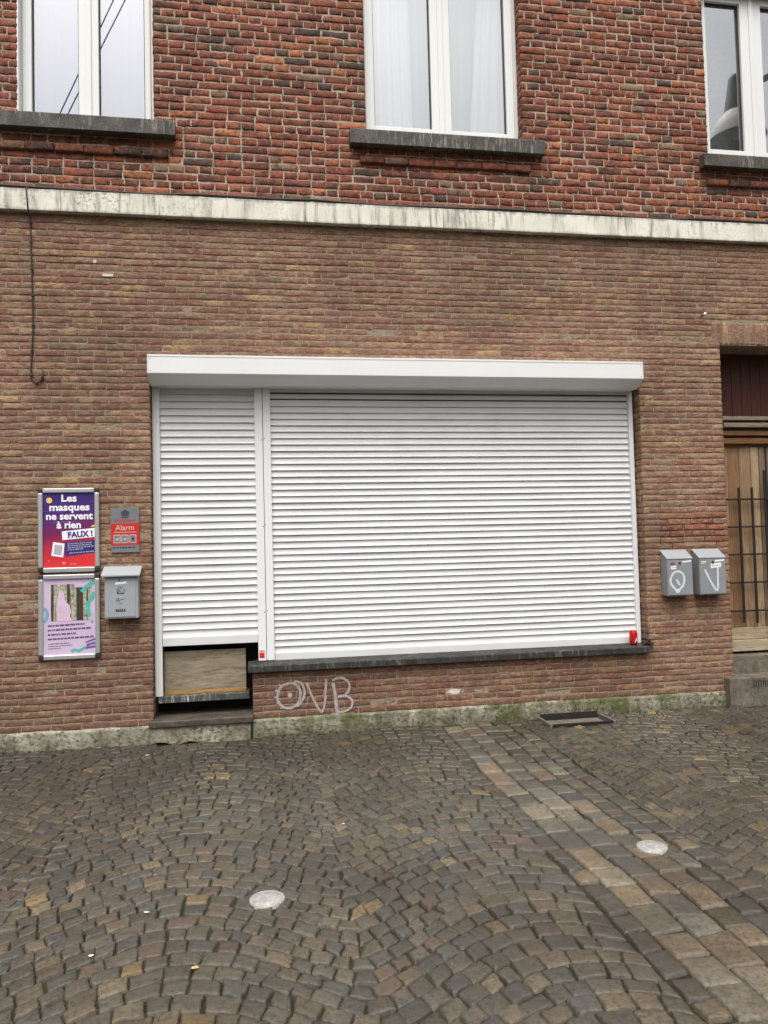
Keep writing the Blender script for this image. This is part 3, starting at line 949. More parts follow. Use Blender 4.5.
# ---- upstairs windows
def window(w):
    fm = MB()
    g = w['gl']
    xo0, xo1 = w['x0'] - 0.02, w['x1'] + 0.004
    zb0, zt0 = w['zs'] - 0.03, ZT + 0.01
    zg0, zg1 = w['zb'], 6.217
    xm = (g[0][1] + g[1][0]) / 2
    P = M['pvc']
    y0 = 0.100
    # outer frame
    fm.box(xo0, xo0 + 0.05, y0, y0 + .07, zb0, zt0, P)
    fm.box(xo1 - 0.05, xo1, y0, y0 + .07, zb0, zt0, P)
    fm.box(xo0 + .05, xo1 - .05, y0, y0 + .07, zb0, zb0 + .045, P)
    fm.box(xo0 + .05, xo1 - .05, y0, y0 + .07, zt0 - .045, zt0, P)
    o = fm.build('window', house, bevel=0.004)
    sm = MB()
    for (a, b), (l, r) in zip(g, ((xo0 + .035, xm - .0015), (xm + .0015, xo1 - .035))):
        ys, ye = y0 - 0.014, y0 + 0.05
        sm.box(l, a, ys, ye, zb0 + .028, zt0 - .03, P)
        sm.box(b, r, ys, ye, zb0 + .028, zt0 - .03, P)
        sm.box(a, b, ys, ye, zb0 + .028, zg0, P)
        sm.box(a, b, ys, ye, zg1, zt0 - .03, P)
    # cover strip where the two sashes meet
    sm.box(xm - .022, xm + .022, y0 - .026, y0 - .0145, zb0 + .03, zt0 - .035, P)
    sm.build('sash', o, bevel=0.004)
    gk = MB()
    for a, b in g:
        yk = y0 + 0.012
        for q in ((a - .002, a + .007, zg0, zg1), (b - .008, b + .002, zg0, zg1), (a + .007, b - .008, zg0 - .002, zg0 + .006), (a + .007, b - .008, zg1 - .009, zg1 + .002)):
            gk.box(q[0], q[1], yk, yk + .012, q[2], q[3], M['gasket'])
    gk.build('gasket', o)
    for a, b in g:
        MB().poly(rect(a + .0005, b - .0005, zg0 + .0005, zg1 - .0005), y0 + .027, M['glass']).build('pane', o)
    s0, s1, sz = w['sill']
    sl = MB().prism_x([(-0.085, sz - .013), (0.098, sz - 0.009), (0.098, w['zs'] + 0.008), (-0.081, w['zs'] - .012), (-0.085, w['zs'] - .017)], s0, s1, M['sill'])
    sl.build('sill', o, bevel=0.005)
    return o
for w in WIN: window(w)
# white rendered jamb of the first window
MB().box(-1.7165, -1.703, 0.004, 0.099, 4.74, ZT, M['pvc']).build('window_reveal', house)
# rooms behind the windows
rm = MB()
rm.box(XL, XR, 0.34, 3.0, 4.3, 6.7, M['room'])
rm.build('upstairs_room', house)

# curtains
def curtain(name, x0, x1, y, z0, z1, mat, label, folds=14, amp=0.02, bottom=None, cat='curtain', sway=None):
    n = max(16, int((x1 - x0) * 90))
    vs, fs = [], []
    rows = 14
    ph = random.uniform(0, 6)
    for j in range(rows + 1):
        t = j / rows
        z = z1 + (z0 - z1) * t
        for i in range(n + 1):
            u = i / n
            a0, a1 = (x0, x1) if not sway else (x0 + sway[0] * t, x1 + sway[1] * t)
            x = a0 + (a1 - a0) * u
            d = amp * (math.sin(u * folds * 6.283 + ph) + 0.4 * math.sin(u * folds * 2.3 * 6.283 + ph * 2 + t)) * (0.55 + 0.45 * t)
            vs.append((x, y + d, z))
    for j in range(rows):
        for i in range(n):
            a = j * (n + 1) + i
            fs.append((a, a + 1, a + n + 2, a + n + 1))
    o = MB().add(vs, fs, mat).build(name, None, smooth=True, loc=((x0 + x1) / 2, y, z0))
    so = o.modifiers.new('cloth', 'SOLIDIFY'); so.thickness = 0.002
    return tag(o, label, cat)

# ---- shutter box and roller shutters
MB().prism_x([(-0.12, 2.906), (-0.12, 2.766), (-0.004, 2.703), (0.20, 2.703), (0.20, 2.912), (-0.10, 2.912)], -0.775, 3.180, M['white']).build('shutter_box', house, bevel=0.004)
sbx = bpy.data.objects['shutter_box']
MB().box(-0.774, 3.179, -0.1222, -0.1205, 2.8925, 2.9045, M['white']).build('lid_edge', sbx)
for xx in (-0.7795, 3.1805):
    MB().prism_x([(-0.1215, 2.9075), (-0.1215, 2.765), (-0.004, 2.7015), (-0.0005, 2.7015), (-0.0005, 2.9130), (-0.10, 2.9130)], xx, xx + .004, M['white']).build('end_cap', sbx, bevel=0.001)
    for (yy, zz) in ((-0.1222, 2.785), (-0.1222, 2.875)):
        cxx = xx + (0.022 if xx < 0 else -0.018)
        MB().poly(disc(cxx, zz, 0.0035, 10), yy, M['signdark']).build('screw', sbx)

def slats(name, x0, x1, zb, zt, ztop_gap, pitch):
    mb = MB()
    y = 0.130
    z = zb
    k = 0
    nxs = 24
    while z < zt:
        h = pitch
        if z > ztop_gap:
            # the last slats are drawn apart and show their slots
            prof = [(y + .006, z + .009), (y - .007, z + .012), (y - .005, z + h - .008), (y + .006, z + h - .001)]
        else:
            cv = lambda t: y - 0.0066 + 0.0122 * (1 - (1 - t) ** 2.3)
            prof = [(y + .0056, z + .0004), (y - .0054, z + .0008), (y - .0068, z + .0022)] + [(cv(t), z + h * t) for t in (0.08, 0.17, 0.27, 0.38, 0.50, 0.64, 0.80)] + [(y + .0056, z + h - .0003)]
        n = len(prof)
        vs, fs = [], []
        ph = random.uniform(0, 6)
        for i in range(nxs + 1):
            x = x0 + (x1 - x0) * i / nxs
            sag = 0.0010 * math.sin(x * 2.1 + ph) + 0.0005 * math.sin(x * 5 + ph * 3)
            for (yy, zz) in prof: vs.append((x, yy + sag, zz))
        for i in range(nxs):
            for q in range(n - 1):
                fs.append((i * n + q, (i + 1) * n + q, (i + 1) * n + q + 1, i * n + q + 1))
        mb.add(vs, fs, M['slat'])
        z += h; k += 1
    mb.box(x0, x1, y + .012, y + .016, zb, zt, M['slot'])
    return mb.build(name, house, smooth=False)

rs = slats('roller_shutter', 0.124, 3.156, 0.621, 2.698, 2.60, 0.0512)
rs['label'] = 'wide closed white roller shutter over the shop window'
MB().box(0.128, 3.152, 0.116, 0.134, 0.566, 0.622, M['slat']).build('bottom_bar', rs, bevel=0.003)
ls = slats('roller_shutter', -0.722, 0.002, 0.776, 2.690, 2.70, 0.0553)
ls['label'] = 'narrow white roller shutter stopped short above the shop doorway'
MB().box(-0.719, -0.001, 0.116, 0.134, 0.712, 0.777, M['slat']).build('bottom_bar', ls, bevel=0.003)
def rail(x0, x1, z0, z1, parent):
    return MB().box(x0, x1, 0.100, 0.150, z0, z1, M['white']).build('guide_rail', parent, bevel=0.003)
rail(-0.775, -0.721, 0.337, 2.702, ls)
rail(0.001, 0.0630, 0.571, 2.702, ls)
rail(0.0670, 0.1255, 0.571, 2.702, rs)
rail(3.1545, 3.1905, 0.566, 2.702, rs)
# screw heads down the two middle rails
for z in (0.95, 1.62, 2.30):
    for x in (0.055, 0.0745):
        MB().poly(disc(x, z + (x - .065) * .6, 0.0042, 10), 0.0992, M['signdark']).build('screw', house)

# shop window sill, doorway board, doorstep
MB().prism_x([(-0.052, 0.506), (0.118, 0.506), (0.16, 0.506), (0.16, 0.566), (0.10, 0.5655), (-0.046, 0.556), (-0.052, 0.551)], -0.080, 3.190, M['darksill']).build('shop_window_sill', house, bevel=0.003)
bd = MB().box(-0.716, -0.098, 0.172, 0.190, 0.362, 0.664, M['ply']).build('doorway_board', house)
MB().box(-0.716, -0.098, 0.160, 0.186, 0.337, 0.3605, M['batten']).build('batten', bd, bevel=0.002)
MB().box(-0.752, -0.075, 0.098, 0.33, 0.286, 0.336, M['drip']).build('doorway_threshold', house, bevel=0.004)
MB().box(-0.80, 3.3, 0.335, 0.338, 0.05, 3.0, M['black']).build('shop_back_panel', house)
ds = MB().prism_x([(-0.064, 0.140), (-0.064, 0.180), (-0.058, 0.186), (0.33, 0.190), (0.33, 0.140)], -0.806, -0.047, M['slab']).build('doorstep', house, bevel=0.004)
rough = MB()
vs, fs = [], []
nx = 60
for i in range(nx + 1):
    x = -0.797 + (0.73) * i / nx
    e = 0.022 * max(0, math.sin(x * 9 + 1) + 0.7 * math.sin(x * 23)) + random.uniform(0, .006)
    for (y, z) in ((-0.005, e), (-0.047, e), (-0.045 + random.gauss(0, .001), 0.06), (-0.044 + random.gauss(0, .001), 0.10), (-0.044, 0.1398)):
        vs.append((x, y, z))
for i in range(nx):
    for k in range(4): fs.append((i * 5 + k, (i + 1) * 5 + k, (i + 1) * 5 + k + 1, i * 5 + k + 1))
fs += [(0, 1, 2, 3, 4)[::-1], tuple(nx * 5 + k for k in range(5))]
rough.add(vs, fs, M['plinth']).build('step_base', ds)
MB().box(-0.79, -0.075, -0.02, 0.2, -0.02, 0.10, M['pit']).build('step_core', ds)

# ---- house door, transom, grille, steps
D0, D1, DM = 4.045, 5.045, 4.545
dr = MB()
for (a, b, wd) in ((4.100, 4.165, 'oak'), (4.165, 4.276, 'oak_warm'), (4.279, 4.392, 'oak'), (4.395, 4.473, 'oak_pale'), (4.476, 4.536, 'oak_dull')):
    for (p, q) in ((a, b), (2 * DM - b, 2 * DM - a)):
        dr.box(p + .0015, q - .0015, 0.262 + random.uniform(0, .004), 0.30, 0.639, 2.242, M[wd])
door = dr.build('house_door', house, bevel=0.003)
MB().box(4.100, 4.534, 0.256, 0.29, 0.532, 0.636, M['oak_old']).box(4.556, 4.99, 0.256, 0.29, 0.532, 0.636, M['oak_old']).build('bottom_rail', door, bevel=0.004)
MB().box(DM - .008, DM + .008, 0.270, 0.31, 0.53, 2.244, M['black']).build('meeting_gap', door)
MB().box(DOORX[0] + .01, 4.0985, 0.235, 0.33, 0.425, 2.50, M['oak_dark']).box(4.9915, DOORX[1] - .01, 0.235, 0.33, 0.425, 2.50, M['oak_dark']).build('door_frame', door, bevel=0.004)
gl = MB()
mo = MB()
for (z0, z1, yf, m) in ((2.478, 2.512, 0.205, 'oak_grey'), (2.412, 2.452, 0.190, 'oak_grey'), (2.342, 2.384, 0.215, 'oak_dark'), (2.268, 2.318, 0.225, 'oak_dark')):
    mo.box(4.0995, 4.9905, yf, 0.27, z0, z1, M[m])
mo.box(4.0995, 4.9905, 0.262, 0.33, 2.244, 2.514, M['oak_dark'])
mo.build('transom_moulding', door, bevel=0.004)
tp = MB()
for i in range(12):
    x = DOORX[0] + .01 + i * 0.0957
    tp.box(x + .001, x + 0.0945, 0.30, 0.33, 2.516, 3.098, M['mahog'])
tp.build('transom_panel', door, bevel=0.003)
gr_ = MB()
for (x, z0, z1) in ((4.226, 0.683, 1.875), (4.352, 0.676, 1.875), (4.480, 0.56, 2.028)):
    for xx in (x, 2 * DM - x):
        gr_.tube([(xx, 0.205, z0), (xx, 0.205, z1)], 0.0115, M['iron'], 6)
for z in (1.772, 1.528, 1.284, 1.036, 0.786):
    gr_.tube([(4.115, 0.222, z), (4.98, 0.222, z)], 0.0095, M['iron'], 6)
    for xx in (4.13, 4.96):
        gr_.tube([(xx, 0.222, z), (xx, 0.262, z)], 0.006, M['iron'], 6)
gr_.build('iron_grille', door)
MB().tube([(4.522, 0.262, 1.752), (4.522, 0.215, 1.752)], 0.010, M['iron'], 8).lathe([(0.0, -.018), (.018, -.012), (.024, 0), (.018, .012), (0, .018)], (4.522, 0.205, 1.752), M['iron'], 14).build('door_handle', door, smooth=True)
MB().box(DOORX[0] + .008, DOORX[1] - .008, 0.208, 0.33, 0.434, 0.528, M['oak_old']).build('door_threshold', door, bevel=0.004)
st = MB().box(DOORX[0] + .004, DOORX[1] - .004, 0.120, 0.335, -0.02, 0.412, M['stone']).build('entrance_step', house, bevel=0.006)
MB().box(3.872, 5.215, -0.082, 0.118, -0.03, 0.262, M['stone']).build('lower_step', st, bevel=0.008)
vg = MB()
for i in range(9):
    vg.box(4.085 + i * 0.022, 4.095 + i * .022, -0.0835, -0.0826, 0.175, 0.235, M['pit'])
vg.build('vent_slots', st)
MB().box(DOORX[0], DOORX[1], 0.331, 0.338, 0.3, 3.2, M['black']).build('hall_back_panel', house)

# broken brick near the foot of the wall, pale plugs in the wall
hb = MB()
pts = []
for k in range(18):
    a = 2 * math.pi * k / 18
    r_ = 1 + random.uniform(-.25, .2)
    pts.append((1.528 + 0.062 * r_ * math.cos(a), 0.270 + 0.020 * r_ * math.sin(a)))
hb.add([(x, 0.0014, z) for x, z in pts] + [(1.52, 0.0018, 0.268)], [(k, (k + 1) % 18, 18) for k in range(18)], M['plug'])
hb.build('chipped_brick_patch', house)
MB().poly(disc(-1.165, 3.638, 0.013, 12), -0.006, M['plug']).build('wall_plug', house)
MB().poly(rect(-1.11, -1.035, 3.525, 3.545), -0.005, M['plug']).build('plaster_dab', house)
MB().poly(rect(3.34, 3.93, 1.36, 1.615), 0.0020, M['repairjoint']).build('repair_joints', house)
MB().poly(rect(3.565, 3.69, 1.375, 1.405), -0.003, M['lmortar']).build('bare_mortar_patch', house)

# sprayed letters under the sill
gf = MB()
yg = -0.0052
ribbon(gf, [(0.140, 0.318), (0.165, 0.378), (0.220, 0.405), (0.278, 0.395), (0.312, 0.338), (0.300, 0.262), (0.255, 0.222), (0.190, 0.222), (0.148, 0.262)], 0.019, yg, M['spray'], True)
ribbon(gf, [(0.268, 0.418), (0.322, 0.400), (0.345, 0.330), (0.322, 0.262), (0.285, 0.226)], 0.017, yg - .0006, M['spray'])
gf.poly(disc(0.232, 0.312, 0.018, 14), yg - .0006, M['spray'])
for a in (2.3, 2.75, 3.2, 3.65, 4.1):
    ca, sa = math.cos(a), math.sin(a)
    ribbon(gf, [(0.228 + .082 * ca, 0.312 + .09 * sa), (0.228 + .115 * ca, 0.312 + .118 * sa)], 0.011, yg - .0009, M['spray'])
ribbon(gf, [(0.362, 0.402), (0.400, 0.300), (0.470, 0.175), (0.500, 0.250), (0.506, 0.330), (0.514, 0.425)], 0.017, yg, M['spray'])
ribbon(gf, [(0.565, 0.390), (0.580, 0.300), (0.592, 0.150)], 0.025, yg, M['spray'])
ribbon(gf, [(0.560, 0.408), (0.620, 0.428), (0.682, 0.395), (0.690, 0.335), (0.650, 0.290), (0.600, 0.280)], 0.017, yg - .0006, M['spray'])
ribbon(gf, [(0.600, 0.283), (0.670, 0.282), (0.712, 0.245), (0.698, 0.192), (0.640, 0.166), (0.598, 0.168)], 0.017, yg - .0012, M['spray'])
gf.build('graffiti', house)

# ------------------------------------------------------------------ things on and about the house
curtain('curtain', -1.68, -0.76, 0.180, 4.50, 6.5, M['lilac'], 'flat lavender voile across the upstairs window above the two posters', 5, 0.010)
curtain('curtain', 0.96, 1.34, 0.185, 4.50, 6.5, M['voile'], 'white gathered curtain in the left half of the middle upstairs window', 5, 0.022, sway=(0, 0.03))
curtain('curtain', 1.98, 2.22, 0.185, 4.50, 6.5, M['voile'], 'white curtain drawn to the right edge of the middle upstairs window', 4, 0.022, sway=(-0.16, 0))
curtain('curtain', 0.95, 2.24, 0.245, 4.45, 6.55, M['blind'], 'pale flat net behind the two white curtains of the middle window', 3, 0.006)

# posters in snap frames
def frame_rails(root, x0, x1, z0, z1):
    w, d = 0.034, 0.026
    mb = MB()
    # left and right rails run between the caps, top and bottom rails likewise
    mb.box(x0, x0 + w, -d, -0.008, z0 + w, z1 - w, M['alu']).box(x1 - w, x1, -d, -0.008, z0 + w, z1 - w, M['alu'])
    mb.box(x0 + w, x1 - w, -d, -0.008, z0, z0 + w, M['alu']).box(x0 + w, x1 - w, -d, -0.008, z1 - w, z1, M['alu'])
    mb.build('frame_rail', root, bevel=0.007, seg=3)
    for (cx, cz) in ((x0, z0), (x1 - w, z0), (x0, z1 - w), (x1 - w, z1 - w)):
        sx = cx + 0.001 if cx == x0 else cx
        MB().box(cx - 0.001, cx + w + .001, -d + .003, -0.006, cz - .001, cz + w + .001, M['gasket']).build('corner_cap', root, bevel=0.012, seg=3)
    MB().box(x0 + .012, x1 - .012, -0.0095, -0.004, z0 + .012, z1 - .012, M['signgrey']).build('backing_board', root)

def dashes(mb, x0, x1, z, h, y, mat, slope=0.0, wmin=0.008, wmax=0.03):
    """a line of print too small to read: word-long strokes"""
    x = x0
    while x < x1 - wmin:
        w = min(random.uniform(wmin, wmax), x1 - x)
        mb.add([(x, y, z + (x - x0) * slope), (x + w, y, z + (x + w - x0) * slope), (x + w, y, z + h + (x + w - x0) * slope), (x, y, z + h + (x - x0) * slope)], [(0, 1, 2, 3)], mat)
        x += w + 0.005

X0, X1, Z0, Z1 = -1.578, -1.147, 1.305, 1.923
p1 = empty('poster_frame', ((X0 + X1) / 2, 0, Z0))
tag(p1, 'upper aluminium snap frame holding a purple to red poster with white lettering', 'poster')
frame_rails(p1, X0, X1, Z0, Z1)
mb = MB()
a0, a1, b0, b1 = X0 + .030, X1 - .030, Z0 + .030, Z1 - .030
y = -0.0125
mb.poly(rect(a0, a1, b0, b1), y, M['grad'])
def L1(px, py):      # fractions of the visible sheet, y downwards
    return a0 + (a1 - a0) * px, b1 - (b1 - b0) * py
W1 = a1 - a0
for s, cx, cy, wf in (('Les', 0.50, 0.120, 0.29), ('masques', 0.51, 0.240, 0.76), ('ne servent', 0.505, 0.358, 0.885), ('\u00e0 rien', 0.50, 0.475, 0.46)):
    x, z = L1(cx, cy)
    add_text(mb, s, x, z, y - .0008, 0.072, M['print_white'], weight=0.0022, width=W1 * wf)
x, z = L1(0.13, 0.105); mb.poly(disc(x, z, 0.021, 20), y - .0006, M['yellow'])
x, z = L1(0.955, 0.455); mb.poly([(x - .018, z - .006), (x + .013, z - .004), (x + .013, z + .010), (x - .004, z + .008)], y - .0005, M['yellow'])
q = [L1(0.42, 0.735 + 0.115), L1(0.995, 0.805), L1(0.995, 0.640), L1(0.42, 0.660)]
mb.poly(q, y - .0005, M['navy'])
q = [L1(0.375, 0.632), L1(0.995, 0.598), L1(0.995, 0.478), L1(0.365, 0.518)]
mb.poly(q, y - .0010, M['print_white'])
x, z = L1(0.715, 0.595)
add_text(mb, 'FAUX !', x, z, y - .0016, 0.060, M['navy'], weight=0.0028, tilt=0.06, width=W1 * 0.47)
q = [L1(0.165, 0.835), L1(0.385, 0.860), L1(0.415, 0.680), L1(0.200, 0.655)]
mb.poly(q, y - .0014, M['print_white'])
q = [L1(0.205, 0.815), L1(0.355, 0.832), L1(0.378, 0.705), L1(0.232, 0.688)]
mb.poly(q, y - .0018, M['palebar'])
for i, (fx0, fx1) in enumerate(((0.47, 0.96), (0.47, 0.94), (0.47, 0.97), (0.47, 0.78))):
    x0, z = L1(fx0, 0.690 + i * 0.026); x1, _ = L1(fx1, 0)
    dashes(mb, x0, x1, z, 0.006, y - .0009, M['palebar'], 0.055)
x0, z = L1(0.50, 0.812); x1, _ = L1(0.97, 0); dashes(mb, x0, x1, z, 0.006, y - .0009, M['palebar'], 0.06)
for (fx, fy, r_) in ((0.40, 0.935, 0.009), (0.12, 0.905, 0.004)):
    x, z = L1(fx, fy); mb.poly(disc(x, z, r_, 8), y - .0006, M['pinkbar'])
x0, z = L1(0.52, 0.955); dashes(mb, x0, x0 + .055, z, 0.004, y - .0006, M['pinkbar'])
mb.build('poster', p1, loc=(a0, y, b0))
cl = MB()

X0, X1, Z0, Z1 = -1.579, -1.149, 0.667, 1.287
p2 = empty('poster_frame', ((X0 + X1) / 2, 0, Z0))
tag(p2, 'lower aluminium snap frame holding a lilac poster with a forest picture', 'poster')
frame_rails(p2, X0, X1, Z0, Z1)
mb = MB()
a0, a1, b0, b1 = X0 + .030, X1 - .030, Z0 + .030, Z1 - .030
mb.poly(rect(a0, a1, b0, b1), y, M['lilacpaper'])
xa, za = L1(0.15, 0.555); xb, zb = L1(0.93, 0.075)
mb.poly(rect(xa, xb, za, zb), y - .0005, M['forest'])
sil = [L1(*p) for p in ((0.27, 0.555), (0.255, 0.40), (0.29, 0.22), (0.31, 0.165), (0.35, 0.155), (0.39, 0.18), (0.43, 0.30), (0.50, 0.35), (0.53, 0.42), (0.51, 0.50), (0.555, 0.555))]
mb.poly(sil, y - .0010, M['pinkpaper'])
drips = [L1(*p) for p in ((0.27, 0.075), (0.33, 0.075), (0.31, 0.11))]
mb.poly(drips, y - .0010, M['lilacpaper'])
mb.poly([L1(0.60, 0.12), L1(0.93, 0.12), L1(0.93, 0.074), L1(0.60, 0.074)], y - .0010, M['lilacpaper'])
mb.poly([L1(0.88, 0.555), L1(0.931, 0.555), L1(0.931, 0.30), L1(0.90, 0.34)], y - .0011, M['lilacpaper'])
def strip(pts, w, m, dy):
    ribbon(mb, [L1(*p) for p in pts], w, y - dy, M[m], step=0.01)
strip([(0.74, 0.185), (0.80, 0.13), (0.88, 0.09), (0.99, 0.045)], 0.030, 'teal', .0016)
strip([(0.985, 0.19), (0.93, 0.26), (0.85, 0.34), (0.86, 0.43), (0.885, 0.50)], 0.026, 'teal', .0017)
strip([(0.03, 0.38), (0.08, 0.43), (0.075, 0.50), (0.035, 0.56)], 0.022, 'teal2', .0016)
strip([(0.53, 0.955), (0.60, 0.93), (0.66, 0.95), (0.74, 0.925), (0.80, 0.90)], 0.018, 'teal', .0016)
mb.poly(disc(*L1(0.93, 0.575), 0.009, 12), y - .0018, M['teal2'])
for i, fx1 in enumerate((0.82, 0.90, 0.62, 0.97)):
    x0, z = L1(0.09, 0.625 + i * 0.058); x1, _ = L1(fx1, 0)
    dashes(mb, x0, x1, z, 0.013, y - .0007, M['purpleink'], 0.03, 0.010, 0.034)
for i, fx1 in enumerate((0.50, 0.55, 0.34)):
    x0, z = L1(0.10, 0.855 + i * 0.030); x1, _ = L1(fx1, 0)
    dashes(mb, x0, x1, z, 0.006, y - .0007, M['purpleink'], 0.03)
strip([(0.80, 0.845), (0.88, 0.825), (0.99, 0.80)], 0.012, 'violet', .0016)
strip([(0.82, 0.885), (0.90, 0.862), (0.99, 0.855)], 0.014, 'violet', .0017)
strip([(0.80, 0.915), (0.90, 0.905), (0.99, 0.90)], 0.014, 'violet', .0018)
mb.build('poster', p2, loc=(a0, y, b0))

# alarm sign
ax0, ax1, az0, az1 = -1.066, -0.863, 1.438, 1.771
al = empty('alarm_sign', ((ax0 + ax1) / 2, 0, az0))
tag(al, 'small grey and red sign reading Alarm beside the purple poster', 'sign')
MB().box(ax0, ax1, -0.012, -0.004, az0, az1, M['signgrey']).build('sign_plate', al, bevel=0.002)
mb = MB()
ya = -0.0128
AX = lambda px: ax0 + (ax1 - ax0) * px
AZ = lambda py: az1 - (az1 - az0) * py
mb.poly([(AX(0), AZ(0.84)), (AX(1), AZ(0.83)), (AX(1), AZ(0.345)), (AX(0), AZ(0.35))], ya, M['red'])
mb.poly([(AX(0.38), AZ(0.185)), (AX(0.62), AZ(0.185)), (AX(0.66), AZ(0.10)), (AX(0.50), AZ(0.035)), (AX(0.34), AZ(0.10))], ya, M['signdark'])
mb.poly(rect(AX(0.37), AX(0.62), AZ(0.225), AZ(0.20)), ya, M['signdark'])
dashes(mb, AX(0.14), AX(0.88), AZ(0.315), 0.020, ya, M['pinkred'], 0, 0.010, 0.014)
add_text(mb, 'Alarm', AX(0.49), AZ(0.50), ya - .0006, 0.056, M['signlight'], weight=0.0006, width=(ax1 - ax0) * 0.66)
mb.poly(rect(AX(0.10), AX(0.90), AZ(0.555), AZ(0.54)), ya - .0006, M['signlight'])
for i in range(3):
    x0 = AX(0.085 + i * 0.28)
    mb.poly(rect(x0, x0 + 0.050, AZ(0.79), AZ(0.60)), ya - .0006, M['signlight'])
    mb.poly(rect(x0 + .006, x0 + 0.044, AZ(0.77), AZ(0.62)), ya - .0010, M['signgrey'])
    mb.poly(disc(x0 + .026, AZ(0.70), 0.011, 8), ya - .0014, M['signdark'] if i == 2 else M['signlight'])
dashes(mb, AX(0.05), AX(0.92), AZ(0.905), 0.010, ya, M['signdark'], 0, 0.012, 0.03)
mb.build('sign_print', al)

# mailbox with overhanging lid beside the posters
m1 = empty('mailbox', (-0.981, 0, 0.955))
tag(m1, 'pale grey mailbox with an overhanging lid next to the lilac poster', 'mailbox')
MB().prism_x([(-0.100, 0.957), (-0.100, 1.268), (-0.002, 1.318), (-0.002, 0.957)], -1.100, -0.863, M['grey1']).build('body', m1, bevel=0.004)
MB().prism_x([(-0.130, 1.262), (-0.130, 1.277), (-0.002, 1.338), (-0.002, 1.324)], -1.120, -0.846, M['grey1']).build('lid', m1, bevel=0.004)
MB().box(-1.089, -0.882, -0.1045, -0.0985, 0.968, 1.252, M['grey1b']).build('door_panel', m1, bevel=0.002)
MB().tube([(-0.993, -0.103, 1.240), (-0.993, -0.112, 1.240)], 0.0075, M['signdark'], 12).build('lock', m1)
mb = MB(); ym = -0.1052
mb.poly([(-1.025, 1.205), (-0.945, 1.209), (-0.943, 1.226), (-1.023, 1.222)], ym, M['paper'])
mb.build('name_label', m1)
mb = MB()
def scr(pts, w=0.005): ribbon(mb, pts, w, ym - .0002, M['ink'], step=0.006)
scr([(-1.005, 1.180), (-0.990, 1.192), (-0.982, 1.176), (-0.972, 1.194)], .004)
scr([(-1.008, 1.135), (-1.012, 1.165), (-0.998, 1.170), (-1.000, 1.150), (-1.010, 1.140), (-0.992, 1.136)])
scr([(-0.990, 1.160), (-0.988, 1.140), (-0.974, 1.138), (-0.970, 1.152)])
scr([(-0.962, 1.172), (-0.965, 1.138), (-0.978, 1.140)])
mb.build('marker_scribble', m1); mb = MB()
scr([(-1.018, 1.085), (-1.005, 1.108), (-1.000, 1.090), (-1.012, 1.084)], .004)
scr([(-0.998, 1.080), (-0.985, 1.096), (-0.975, 1.094), (-0.958, 1.100)], .004)
scr([(-1.000, 1.062), (-0.985, 1.066), (-0.972, 1.064)], .003)
mb.build('marker_scribble', m1); mb = MB()
dashes(mb, -1.023, -0.952, 1.012, 0.013, ym, M['ink'], 0.02, 0.008, 0.012)
mb.poly(rect(-1.026, -0.950, 1.008, 1.013), ym - .0004, M['ink'])
mb.build('marker_scribble', m1)

